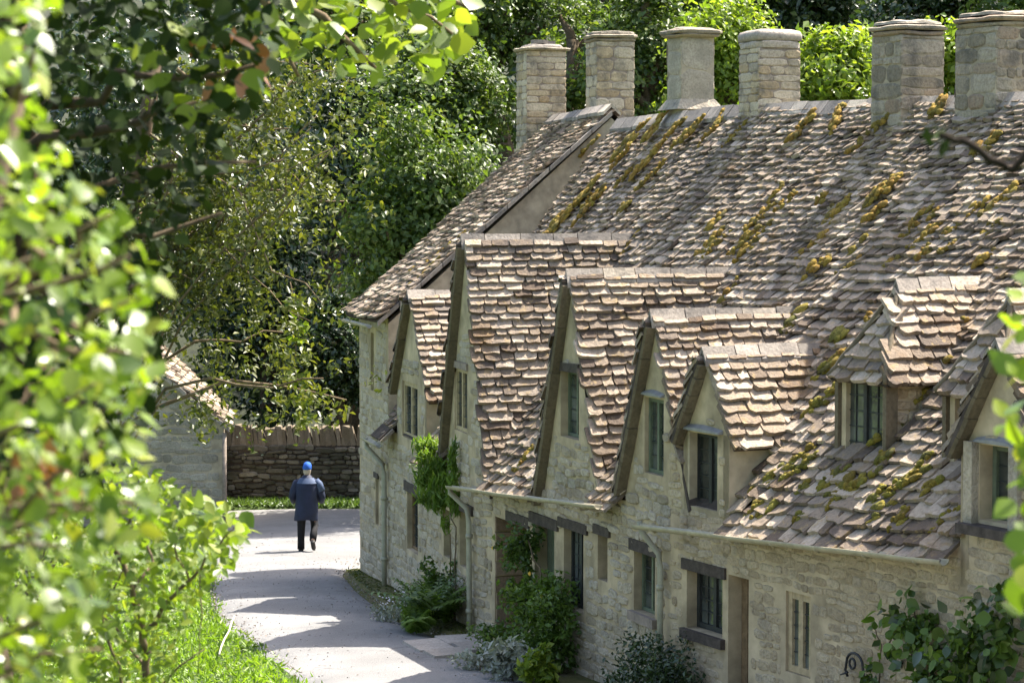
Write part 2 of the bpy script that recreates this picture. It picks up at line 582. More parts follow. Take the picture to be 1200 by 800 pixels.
def at(px, py, Y):
    x = (px - 600) / FPX
    y = (400 - py) / FPX
    d = V((x, math.cos(TILT) + y * math.sin(TILT), -math.sin(TILT) + y * math.cos(TILT)))
    return CAMP + d * (Y / d.y)


def seen(p, nrm):
    """0 when out of frame, facing away or hidden behind another plane; else a screen-size weight"""
    x, y, d = proj(p)
    if not (-15 < x < 1215 and -15 < y < 815):
        return 0
    v = V(p) - CAMP
    cs = -v.normalized().dot(nrm)
    if cs < 0.02:
        return 0
    q = V(p) + nrm * 0.12
    v = q - CAMP
    L = v.length
    hit = BVH[0].ray_cast(CAMP, v / L, L - 0.25)
    if hit[0] is not None:
        return 0
    return cs / d ** 2


def scatter_pieces(kind, name, rest, matkey, items, parent, limit=290):
    """items: (variant, Matrix, weight) -> the 'limit' largest seen as parts, the rest as one stuff part"""
    items = sorted(items, key=lambda t: -t[2])
    ind = [t for t in items[:limit] if t[2] > 0]
    oth = items[len(ind):]
    for vi, M, w in ind:
        o = bpy.data.objects.new(name, shared(kind, vi, matkey))
        put(o, parent, M)
    if oth:
        b, f = {'tile': (TB, TF), 'stone': (SB, SF)}[kind]
        rep_mesh(rest, MT[matkey], b, f, [(a, M) for a, M, _ in oth], parent, kind='stuff')


def tile_rows(P00, P10, P11, P01, e0, e1, w0, w1, flip=False, clip=None, wave=0.0, sag=0.0, start=-0.02, jit=1.0):
    """stone slates in diminishing courses over a (bilinear) slope, eave P00-P10, ridge P01-P11"""
    items = []
    P00, P10, P11, P01 = V(P00), V(P10), V(P11), V(P01)
    S = lambda a, b: (P00 * (1 - a) + P10 * a) * (1 - b) + (P01 * (1 - a) + P11 * a) * b
    Lv = ((P01 - P00).length + (P11 - P10).length) / 2
    v = start
    row = 0
    while v < Lv - 0.03:
        f = max(0, min(1, v / Lv))
        e = e0 + (e1 - e0) * f
        e *= rnd.uniform(0.92, 1.08)
        wm = w0 + (w1 - w0) * f
        b = v / Lv
        A, B = S(0, b), S(1, b)
        Lu = (B - A).length
        u = -rnd.uniform(0, wm)
        while u < Lu:
            w = wm * rnd.choice((0.6, 0.75, 0.9, 1.0, 1.1, 1.3, 1.6))
            c = u + w / 2
            u += w
            a = c / Lu
            if a < -0.01 or a > 1.01 or (w > 0.05 and (c + w / 2 > Lu + 0.06 or c - w / 2 < -0.06)):
                if c + w / 2 > Lu + 0.06 and c - w / 2 < Lu - 0.08 and Lu > 0.1:
                    w = Lu - (c - w / 2)
                    c = Lu - w / 2
                    a = c / Lu
                elif c - w / 2 < -0.06 and c + w / 2 > 0.08:
                    w = c + w / 2
                    c = w / 2
                    a = c / Lu
                else:
                    continue
            p0 = S(a, b)
            wv = wave * noise.noise((p0.x * 0.9, p0.y * 0.9, row * 0.23)) + wave * 0.5 * noise.noise((p0.x * 2.6, p0.y * 2.6, row * 0.6))
            p = S(a, b + wv / Lv)
            du = (S(a + .01, b) - S(a - .01, b)).normalized()
            dv = (S(a, b + .01) - S(a, b - .01)).normalized()
            nr = du.cross(dv)
            if flip:
                nr = -nr
            nr.normalize()
            if clip is not None and not clip(p + dv * e * 0.5):
                continue
            p = p + nr * (sag * noise.noise((p.x * 0.45, p.y * 0.45, p.z * 0.45)) + 0.02)
            t = rnd.uniform(0.017, 0.037) * (.85 if jit > 1 else 1)
            tilt = math.atan2(0.040, e) * rnd.uniform(1 - .25 * jit, 1 + .2 * jit)
            roll = rnd.gauss(0, 0.045) * jit
            yaw = rnd.gauss(0, 0.045) * jit
            rx = du * math.cos(yaw) + dv * math.sin(yaw)
            ry = dv * math.cos(yaw) - du * math.sin(yaw)
            nn = (nr + ry * math.tan(tilt) + rx * math.tan(roll)).normalized()
            ry = (ry - nn * ry.dot(nn)).normalized()
            rx = ry.cross(nn) if not flip else nn.cross(ry)
            if rx.dot(du) < 0:
                rx = -rx
            Lt = min(e * 2.0, max(0.06, Lv - v + 0.02))
            org = p + nr * (0.036) + dv * rnd.uniform(-0.012, 0.012)
            hw = w * 0.985
            M = Matrix(((rx.x * hw, ry.x * Lt, nn.x * t, org.x), (rx.y * hw, ry.y * Lt, nn.y * t, org.y),
                        (rx.z * hw, ry.z * Lt, nn.z * t, org.z), (0, 0, 0, 1)))
            items.append((rnd.randrange(len(TB)), M, seen(p, nr) * w * e))
        v += e
        row += 1
    return items


# ------------------------------------------------------------------ facade frames
class Frame:
    """a facade line in plan: s runs along the row towards the camera, w runs into the house"""

    def __init__(s, P, ang, ze):
        s.P = V((P[0], P[1], 0))
        s.d = V((math.sin(ang), -math.cos(ang), 0))
        s.n = V((math.cos(ang), math.sin(ang), 0))
        s.ze = ze                   # eave height as a function of s

    def p(s, a, w, z):
        return s.P + s.d * a + s.n * w + V((0, 0, z))

    def sw(s, q):
        q = V(q) - s.P
        return q.dot(s.d), q.dot(s.n)


UP = V((0, 0, 1))
aA, aB, aC = R(14), R(19.5), R(26)
F1 = V((-0.5574, 33.6, 0))
fA = Frame(F1, aA, lambda a: 2.2)
fB = Frame(F1, aB, lambda a: 2.12 + 0.05 * a)
F2 = fB.p(7.0, 0, 0)
fC = Frame(F2, aC, lambda a: 2.46 + 0.055 * a)
W = 3.9


def miter(f1, f2, P, w):
    m = (f1.n + f2.n).normalized()
    return P + m * (w / m.dot(f1.n))


# ridge points
RA = fA.p(-6.45, W, 7.5)
R1 = miter(fA, fB, F1, W) + UP * 7.3
R2 = miter(fB, fC, F2, W) + UP * 7.17
R3 = fC.p(5.5, W, 7.1)
R4 = fC.p(10.5, W, 7.05)
OV = 0.2


def zmain(fr, zr, a, w):
    z0 = fr.ze(a)
    return z0 + (zr - z0) * w / W


# ------------------------------------------------------------------ walls
def wall_panel(name, fr, s0, s1, zb, top, brk, holes, mat, parent, depth=0.25):
    """front face of a wall with recessed openings; top(s) gives its upper edge, brk its break points"""
    cuts = sorted(set([s0, s1] + [b for b in brk if s0 < b < s1] + [h[k] for h in holes for k in (0, 1) if s0 < h[k] < s1]))
    mb = MB()
    for a, b in zip(cuts[:-1], cuts[1:]):
        if b - a < 1e-4:
            continue
        ta, tb = top(a + 1e-5), top(b - 1e-5)
        hs = sorted([(h[2], h[3]) for h in holes if h[0] <= a + 1e-5 and h[1] >= b - 1e-5])
        z = zb
        for (h0, h1) in hs:
            if h0 > z:
                mb.quad(fr.p(a, 0, z), fr.p(b, 0, z), fr.p(b, 0, h0), fr.p(a, 0, h0))
            z = h1
        if max(ta, tb) > z:
            mb.quad(fr.p(a, 0, z), fr.p(b, 0, z), fr.p(b, 0, max(z, tb)), fr.p(a, 0, max(z, ta)))
            occ(fr.p(a, 0, z), fr.p(b, 0, z), fr.p(b, 0, max(z, tb)), fr.p(a, 0, max(z, ta)))
    for h in holes:
        a, b, z0, z1 = h[:4]
        dp = h[4] if len(h) > 4 else depth
        q = lambda s, w, z: fr.p(s, w, z)
        mb.quad(q(a, 0, z0), q(a, 0, z1), q(a, dp, z1), q(a, dp, z0))
        mb.quad(q(b, 0, z0), q(b, dp, z0), q(b, dp, z1), q(b, 0, z1))
        mb.quad(q(a, 0, z1), q(b, 0, z1), q(b, dp, z1), q(a, dp, z1))
        mb.quad(q(a, 0, z0), q(a, dp, z0), q(b, dp, z0), q(b, 0, z0))
    return mb.build(name, mat, parent)


def stone_items(fr, s0, s1, zb, zt, ok, h=(0.08, 0.15), wd_=(0.14, 0.42), proud=(0.008, 0.022), gap=0.012, wob=0.02):
    items = []
    z = zb
    while z < zt:
        hh = rnd.uniform(*h)
        s = s0 - rnd.uniform(0, 0.1)
        while s < s1:
            w = rnd.uniform(*wd_)
            if rnd.random() < 0.25:
                w *= 0.6
            ca, cz = s + w / 2, z + hh / 2
            s += w
            dz = wob * noise.noise((ca * 1.7, z * 3, 1.3))
            hz = hh * rnd.uniform(0.85, 1.0)
            if not (s0 + w * .3 < ca < s1 - w * .3):
                continue
            if not ok(ca - w / 2, ca + w / 2, cz + dz - hz / 2, cz + dz + hz / 2):
                continue
            an = rnd.gauss(0, 0.06)
            X = fr.d * math.cos(an) + UP * math.sin(an)
            Z = UP * math.cos(an) - fr.d * math.sin(an)
            N = -fr.n
            c = fr.p(ca, 0, cz + dz)
            pr = rnd.uniform(*proud)
            ww, h2 = (w - gap) * 1.1, (hz - gap) * 1.12
            M = Matrix(((X.x * ww, Z.x * h2, N.x * pr, c.x), (X.y * ww, Z.y * h2, N.y * pr, c.y), (X.z * ww, Z.z * h2, N.z * pr, c.z), (0, 0, 0, 1)))
            items.append((rnd.randrange(len(SB)), M, seen(c, N) * w * hz))
        z += hh
    return items


def clear_of(holes, top, margin=0.02):
    def ok(a, b, z0, z1):
        for h in holes:
            if a < h[1] + margin and b > h[0] - margin and z0 < h[3] + margin and z1 > h[2] - margin:
                return False
        return z1 < min(top(a), top(b), top((a + b) / 2)) - 0.02
    return ok


def window(cot, fr, h, lights=2, frame='darkframe', lintel=None, sill=None, inset=0.14, fw=0.045, bars=0, leads=True, lin_h=0.1, lin_x=0.12, jamb=None, label=None):
    """frame with panes, glazing bars, lintel and sill as sub-parts"""
    a, b, z0, z1 = h[:4]
    g = 0.004
    mb = MB()
    c = lambda s, w, z: fr.p(s, w, z)
    bx = lambda m_, sa, sb, wa, wb, za, zb: m_.box(c((sa + sb) / 2, (wa + wb) / 2, (za + zb) / 2), fr.d, fr.n, UP, sb - sa, wb - wa, zb - za)
    bx(mb, a + g, a + fw, inset, inset + .07, z0 + g, z1 - g)
    bx(mb, b - fw, b - g, inset, inset + .07, z0 + g, z1 - g)
    bx(mb, a + fw, b - fw, inset + .003, inset + .067, z1 - fw, z1 - g)
    bx(mb, a + fw, b - fw, inset + .003, inset + .067, z0 + g, z0 + fw)
    for k in range(1, lights):
        s = a + (b - a) * k / lights
        bx(mb, s - fw * .55, s + fw * .55, inset + .002, inset + .068, z0 + fw, z1 - fw)
    w = mb.build('window', MT[frame], cot)
    if label:
        w['label'] = label
    for k in range(lights):
        sa = a + (b - a) * k / lights
        sb = a + (b - a) * (k + 1) / lights
        sa += fw if k == 0 else fw * .55
        sb -= fw if k == lights - 1 else fw * .55
        pm = MB()
        bx(pm, sa, sb, inset + .035, inset + .045, z0 + fw, z1 - fw)
        pm.build('pane', MT['glass'], w)
        if leads:
            lm = MB()
            nr = max(2, int((z1 - z0) / 0.16))
            for i in range(1, nr):
                zz = z0 + fw + (z1 - z0 - 2 * fw) * i / nr
                bx(lm, sa, sb, inset + .024, inset + .036, zz - .006, zz + .006)
            nc = max(1, int((sb - sa) / 0.13))
            for i in range(1, nc):
                ss = sa + (sb - sa) * i / nc
                bx(lm, ss - .005, ss + .005, inset + .022, inset + .034, z0 + fw, z1 - fw)
            lm.build('glazing_bar', MT['darkframe'], w)
    if lintel:
        lm = MB()
        p = [(a - lin_x, -.03), (b + lin_x, -.03), (b + lin_x, .2), (a - lin_x, .2)]
        lo = [c(s, ww, z1 + .002 + rnd.uniform(-.01, .0)) for s, ww in p]
        hi = [c(s, ww, z1 + lin_h + rnd.uniform(-.012, .012)) for s, ww in p]
        lm.hexa(lo + hi)
        lm.build('lintel', MT[lintel], w)
    if sill:
        lm = MB()
        bx(lm, a - .06, b + .06, -.06, inset - .004, z0 - .11, z0 - .002)
        lm.build('sill', MT[sill], w)
    # no room is built behind; the opaque pane's dark colour stands in for it
    return w


def door(cot, fr, h, mat, inset=0.3, lintel=None, planks=4, lin_x=0.14, lin_h=0.14, handle=True):
    a, b, z0, z1 = h[:4]
    c = lambda s, w, z: fr.p(s, w, z)
    mb = MB()
    mb.box(c((a + b) / 2, inset + .03, (z0 + z1) / 2), fr.d, fr.n, UP, b - a - .01, .03, z1 - z0 - .01)
    d = mb.build('door', MT[mat], cot)
    for k in range(planks):
        pm = MB()
        w = (b - a - .02) / planks
        pm.box(c(a + .01 + w * (k + .5), inset + .002, (z0 + z1) / 2), fr.d, fr.n, UP, w - .012, .024, z1 - z0 - .03)
        pm.build('plank', MT[mat], d)
    if handle:
        pm = MB()
        q = c(b - .12, inset - .03, z0 + .95)
        pm.tube([q, q + fr.n * .03], .022, 8)
        pm.tube([q - UP * .05, q, q + UP * .05], .012, 6)
        pm.build('handle', MT['iron'], d)
    if lintel:
        lm = MB()
        p = [(a - lin_x, -.03), (b + lin_x, -.03), (b + lin_x, .2), (a - lin_x, .2)]
        lm.hexa([c(s, ww, z1 + .002) for s, ww in p] + [c(s, ww, z1 + lin_h + rnd.uniform(-.012, .012)) for s, ww in p])
        lm.build('lintel', MT[lintel], d)
    return d


def gutter(cot, fr, s0, s1, w, zf, r=0.055, mat='gutter', sagm=0.015):
    mb = MB()
    n = max(3, int(abs(s1 - s0) / 0.5))
    rings_o = []
    for i in range(n + 1):
        s = s0 + (s1 - s0) * i / n
        z = zf(s) + sagm * noise.noise((s * .8, 3.1, 0))
        ring = []
        for k in range(9):
            an = math.pi * k / 8
            ring.append(fr.p(s, w - r * math.cos(an), z - r * math.sin(an)))
        for k in range(8, -1, -1):
            an = math.pi * k / 8
            ring.append(fr.p(s, w - (r - .008) * math.cos(an), z - (r - .008) * math.sin(an) + .002))
        rings_o.append(ring)
    mb.loft(rings_o)
    g = mb.build('gutter', MT[mat], cot)
    for i in range(int(abs(s1 - s0) / 0.8)):
        s = s0 + (s1 - s0) * (i + .5) / max(1, int(abs(s1 - s0) / 0.8))
        bm_ = MB()
        z = zf(s)
        bm_.tube([fr.p(s, w + r + .06, z), fr.p(s, w + r * .8, z - r * .9), fr.p(s, w, z - r - .012), fr.p(s, w - r * .9, z - r * .6)], .009, 5)
        bm_.build('bracket', MT[mat], g)
    return g


def downpipe(cot, fr, pts, r=0.036, collars=()):
    mb = MB()
    path = [fr.p(*q) for q in pts]
    mb.tube(path, r, 10)
    d = mb.build('downpipe', MT['pipe'], cot)
    for (s, w, z) in collars:
        c = MB()
        c.tube([fr.p(s, w, z - .03), fr.p(s, w, z + .03)], r * 1.35, 10)
        c.build('collar', MT['pipe'], d)
    return d


def ridge_row(parent, A, B, nrm_l, nrm_r, n, drop=0.17, th=0.045, lift=0.06, name='ridge_stone'):
    """inverted-V stones along a ridge"""
    A, B = V(A), V(B)
    ax = (B - A).normalized()
    L = (B - A).length
    cuts = [0]
    for i in range(n):
        cuts.append(cuts[-1] + rnd.uniform(.7, 1.3))
    cuts = [x / cuts[-1] * L for x in cuts]
    for i in range(n):
        p, q = A + ax * (cuts[i] + .006), A + ax * (cuts[i + 1] - .006)
        lf = UP * (lift + rnd.uniform(-.008, .015))
        dl, dr = V(nrm_l) * drop * rnd.uniform(.9, 1.1), V(nrm_r) * drop * rnd.uniform(.9, 1.1)
        mb = MB()
        ring = lambda c: [c + lf + dl, c + lf + UP * th * .2, c + lf + dr, c + lf + dr + UP * th * 1.3, c + lf + UP * th * 1.5, c + lf + dl + UP * th * 1.3]
        mb.loft([ring(p), ring(q)], smooth=False)
        mb.build(name, MT['ridge'], parent)


def moss_items(spots):
    """spots: (point, normal, along, length, width, height)"""
    it = []
    for (p, nr, al, L, w_, hgt) in spots:
        p, nr, al = V(p), V(nr).normalized(), V(al)
        al = (al - nr * al.dot(nr)).normalized()
        sd = nr.cross(al)
        n = max(6, int(L * 48))
        for i in range(n):
            t = rnd.uniform(-.5, .5)
            c = p + al * L * t + sd * rnd.gauss(0, w_ * .34 * (1.1 - abs(t))) - nr * rnd.uniform(0, .05)
            q = rnd.uniform(.4, 1.0) * w_
            sx, sy, sz = q * rnd.uniform(.9, 1.8), q * rnd.uniform(.6, 1.0), hgt * rnd.uniform(.22, .5)
            r_ = rnd.uniform(-.6, .6)
            a2, s2 = al * math.cos(r_) + sd * math.sin(r_), sd * math.cos(r_) - al * math.sin(r_)
            M = Matrix(((a2.x * sx, s2.x * sy, nr.x * sz, c.x), (a2.y * sx, s2.y * sy, nr.y * sz, c.y), (a2.z * sx, s2.z * sy, nr.z * sz, c.z), (0, 0, 0, 1)))
            it.append((rnd.randrange(len(MBs)), M))
    return it


# ------------------------------------------------------------------ terrain
def zg(x, y):
    if y >= 33:
        z = -0.055 * (min(y, 52) - 33) - 0.01 * max(0, min(y, 60) - 52)
    elif y >= 28:
        z = 0.03 * (33 - y)
    else:
        t = (28 - y) / 28
        z = 0.15 + 3.9 * t ** 1.15
    if y > 60:
        z += 0.30 * (min(y, 140) - 60) * min(1, (y - 60) / 8)
    left = -3.0 - 0.12 * max(0, y - 30) - x          # bank rising left of the road
    if left > 0.6 and y < 50:
        z += 0.10 * min(left - 0.6, 12) * min(1, (50 - y) / 6)
    if x > 9:
        z += 0.18 * min(x - 9, 40) * min(1, max(0, (y - 5) / 15))
    return z


mb = MB()
xs = np.concatenate([np.linspace(-900, -60, 8), np.linspace(-40, -10, 16)[:-1], np.linspace(-10, 12, 56), np.linspace(14, 40, 14), np.linspace(60, 900, 8)])
ys = np.concatenate([np.linspace(-300, -15, 6), np.linspace(-10, 20, 16)[:-1], np.linspace(20, 64, 89), np.linspace(66, 140, 26), np.linspace(180, 1500, 8)])
vv = [(x, y, zg(x, y) + (0.015 * noise.noise((x * .5, y * .5, 0)) if abs(x) < 60 else 0) - 0.02) for y in ys for x in xs]
nx = len(xs)
ff = [(j * nx + i, j * nx + i + 1, (j + 1) * nx + i + 1, (j + 1) * nx + i) for j in range(len(ys) - 1) for i in range(nx - 1)]
mb.add(vv, ff, True)
ground = mb.build('ground', MT['ground'], None, origin=V((0, 0, 0)), kind='structure')


def strip(name, rows, mat, lift, n=10, **kw):
    """surface between a left and a right edge line, following the terrain"""
    m_ = MB()
    vs, fs = [], []
    dense = []
    for (a, b) in zip(rows[:-1], rows[1:]):
        k = max(1, int(max((V(a[0]) - V(b[0])).length, (V(a[1]) - V(b[1])).length) / 0.7))
        for i in range(k):
            t = i / k
            dense.append((V(a[0]).lerp(V(b[0]), t), V(a[1]).lerp(V(b[1]), t)))
    dense.append((V(rows[-1][0]), V(rows[-1][1])))
    for l, r_ in dense:
        for i in range(n + 1):
            q = l.lerp(r_, i / n)
            vs.append((q.x, q.y, zg(q.x, q.y) - .035 + (lift + .035) * min(1, 3.2 * math.sin(math.pi * i / n)) + 0.03 * math.sin(math.pi * i / n)))
    for j in range(len(dense) - 1):
        for i in range(n):
            fs.append((j * (n + 1) + i, j * (n + 1) + i + 1, (j + 1) * (n + 1) + i + 1, (j + 1) * (n + 1) + i))
    m_.add(vs, fs, True)
    return m_.build(name, mat, None, kind='structure', **kw)


road_rows = [((2.6, 6), (6.0, 8)), ((1.0, 16), (5.0, 17.5)), ((-0.6, 24), (2.6, 24.2)), ((-1.9, 27.5), (0.85, 27.6)), ((-2.75, 30), (0.1, 30.2)), ((-3.6, 32.8), (-0.75, 32.6)),
             ((-4.5, 36), (-1.75, 35.8)), ((-4.95, 39.4), (-2.5, 39.6)), ((-5.35, 43), (-2.95, 42.4)), ((-5.9, 47.5), (-2.2, 46.5)),
             ((-6.6, 50.5), (0.5, 48.8)), ((-6.9, 53.0), (4, 50.6)), ((-7.5, 55.6), (9, 55.4))]
strip('road', road_rows, MT['road'], 0.055, 14)
strip('lane', [((4.5, 50.2), (4.5, 55.2)), ((14, 50.5), (14, 54.5)), ((40, 52), (40, 56))], MT['road'], 0.064, 6)
verge_rows = [((0.62, 28.6), (1.5, 28.6)), ((-0.02, 30.3), (0.8, 30.6)), ((-0.85, 32.6), (0.2, 32.9)), ((-1.85, 35.8), (-0.75, 35.9)), ((-2.58, 39.4), (-1.7, 39.5)), ((-3.0, 42.3), (-2.4, 42.4))]
strip('mossy_verge', verge_rows, MT['vergemoss'], 0.085, 8)
strip('grass_bank', [((-9, 55.75), (-9, 57.1)), ((4, 55.55), (4, 57.1))], MT['ground'], 0.13, 6)

# ------------------------------------------------------------------ cottages: dimensions
D = {
    'far': dict(fr=fA, sc=-4.2, half=1.15, zf=3.1, za=4.55, zr=7.45, oh=.13),
    'tall': dict(fr=fA, sc=-0.42, half=1.32, zf=2.2, za=5.47, zr=7.32, oh=.13),
    'mid': dict(fr=fB, sc=3.85, half=1.02, zf=2.36, za=5.08, zr=7.23, oh=.13),
    'round': dict(fr=fB, sc=6.53, half=0.87, zf=2.78, za=4.69, zr=7.18, oh=.13),
    'small': dict(fr=fC, sc=0.78, half=0.50, zf=3.5, za=4.34, zr=7.15, oh=.13),
    'near': dict(fr=fC, sc=5.95, half=0.58, zf=3.82, za=4.69, zr=7.1, oh=.13),
}
for k, d in D.items():
    f = d['fr']
    z0 = f.ze(d['sc'])
    d['wr'] = W * (d['za'] - z0) / (d['zr'] - z0)
    d['wf'] = W * max(0, d['zf'] - z0) / (d['zr'] - z0)
HIP = {
    'hip': dict(fr=fC, sc=2.85, half=0.46, w0=0.62, zf=4.28, za=5.12, wa=1.08, zr=7.13),
    'hip2': dict(fr=fC, sc=4.75, half=0.46, w0=0.60, zf=4.26, za=5.08, wa=1.06, zr=7.1),
}
for k, d in HIP.items():
    z0 = d['fr'].ze(d['sc'])
    d['wr'] = W * (d['za'] - z0) / (d['zr'] - z0)
    d['wf'] = W * (d['zf'] - z0) / (d['zr'] - z0)


def dorm_z(d, s, w):
    x = abs(s - d['sc'])
    if x > d['half'] + .02:
        return -9
    z = d['za'] - (d['za'] - d['zf']) * x / d['half']
    if 'w0' in d:
        if w < d['w0'] - .02:
            return -9
        z = min(z, d['zf'] + (d['za'] - d['zf']) * (w - d['w0']) / (d['wa'] - d['w0']))
        z = max(z, d['zf'] - 0.02)
    return z


def main_clip(fr, zr0, zr1, s0, s1, lst):
    def f(p):
        s, w = fr.sw(p)
        for d in lst:
            if d['fr'] is fr or True:
                s2, w2 = d['fr'].sw(p)
                if w2 < d['wr'] + .05 and dorm_z(d, s2, w2) > p.z + 0.06:
                    return False
        return True
    return f


TODO = []


def deck(mbq, P00, P10, P11, P01, th=0.05, flip=False):
    P00, P10, P11, P01 = map(V, (P00, P10, P11, P01))
    nr = (P10 - P00).cross(P01 - P00)
    if flip:
        nr = -nr
    nr.normalize()
    lo = [p - nr * th for p in (P00, P10, P11, P01)]
    hi = [P00, P10, P11, P01]
    mbq.hexa(lo + hi if not flip else lo + hi)
    occ(P00 - nr * .02, P10 - nr * .02, P11 - nr * .02, P01 - nr * .02)


def gable_dormer(cot, key, nridge=5, cheeks=False, main_zr=None, tile=(0.142, 0.105, 0.29, 0.23)):
    d = D[key]
    fr, s0, hf, zf, za, oh = d['fr'], d['sc'], d['half'], d['zf'], d['za'], d['oh']
    wr, wf = d['wr'], d['wf']
    ex = 0.07
    k = (za - zf) / hf
    c = fr.p
    ze = fr.ze(s0)
    mbd = MB()
    ohn = .025
    near = (c(s0 + hf + ex, -ohn, zf - ex * k), c(s0 + hf + ex, wf + .25, zf - ex * k), c(s0, wr + .25, za), c(s0, -ohn, za))
    far = (c(s0 - hf - ex, -oh, zf - ex * k), c(s0 - hf - ex, wf + .25, zf - ex * k), c(s0, wr + .25, za), c(s0, -oh, za))
    deck(mbd, near[0] + fr.n * (ohn + .03), near[1], near[2], near[3] + fr.n * (ohn + .03), th=.05)
    deck(mbd, *far, th=.05, flip=True)
    root = mbd.build('dormer', MT['deck'], cot)
    # stone verge slabs seen from below along the far edge of the gable
    foot = c(s0 - hf - ex, 0, zf - ex * k)
    apex = c(s0, 0, za)
    ax = (apex - foot).normalized()
    out = -fr.d
    out = (out - ax * out.dot(ax)).normalized()
    n = 5
    for i in range(n):
        m_ = MB()
        a = foot.lerp(apex, i / n) + ax * .003
        b = foot.lerp(apex, (i + 1) / n) - ax * .003
        if i == n - 1: b = b - ax * .05
        j, o2 = rnd.uniform(-.01, .01), .088 + rnd.uniform(-.006, .006)
        m_.hexa([a - fr.n * (oh - .01 + j) - out * o2, b - fr.n * (oh - .01 + j) - out * o2, b - fr.n * .004 - out * o2, a - fr.n * .004 - out * o2,
                 a - fr.n * (oh + .008 + j) - out * .052, b - fr.n * (oh + .008 + j) - out * .052, b - fr.n * .004 - out * .052, a - fr.n * .004 - out * .052])
        m_.build('verge_slab', MT['verge'], root)
    nl = (c(s0 - 1, 0, za - k) - c(s0, 0, za)).normalized()
    nrr = (c(s0 + 1, 0, za - k) - c(s0, 0, za)).normalized()
    ridge_row(root, c(s0, -.07, za), c(s0, wr - .02, za), nl, nrr, nridge)
    zr = d['zr']
    lst = [x for kk, x in list(D.items()) + list(HIP.items()) if kk != key]

    def clip(p):
        s, w = fr.sw(p)
        if p.z < zmain(fr, zr, s, w) - 0.10:
            return False
        for x in lst:
            s2, w2 = x['fr'].sw(p)
            if -.1 < w2 < x['wr'] and dorm_z(x, s2, w2) > p.z + 0.03:
                return False
        return True

    wq = wr + .15
    nq = (near[0], c(s0 + hf + ex, wq, zf - ex * k), c(s0, wq, za), near[3])
    fq = (far[0], c(s0 - hf - ex, wq, zf - ex * k), c(s0, wq, za), far[3])

    def go():
        it = tile_rows(*nq, *tile, clip=clip, wave=.02, sag=.03, jit=.45)
        scatter_pieces('tile', 'roof_tile', 'roof_tile_run', 'tile', it, root, 290)
        it = tile_rows(*fq, *tile, clip=clip, wave=.02, sag=.03, flip=True)
        if it:
            rep_mesh('far_slope_tile_run', MT['tile'], TB, TF, [(a, M) for a, M, _ in it], root, kind='stuff')
    TODO.append(go)
    if cheeks:
        for sg in (-1, 1):
            m_ = MB()
            s = s0 + sg * (hf - .02)
            a = [c(s, 0, ze - .3), c(s, wf + .1, zf + .02), c(s, 0, zf + .02)]
            b = [q - fr.d * sg * .12 for q in a]
            m_.add(a + b, [(0, 1, 2), (5, 4, 3), (0, 3, 4, 1), (1, 4, 5, 2), (2, 5, 3, 0)])
            m_.build('cheek', MT['plaster'], root)
            occ(*a)
    return root


class CheekFrame:
    def __init__(s, P, d, n):
        s.P, s.d, s.n = V(P), V(d), V(n)

    def p(s, a, w, z):
        return V((s.P.x, s.P.y, 0)) + s.d * a + s.n * w + V((0, 0, z))


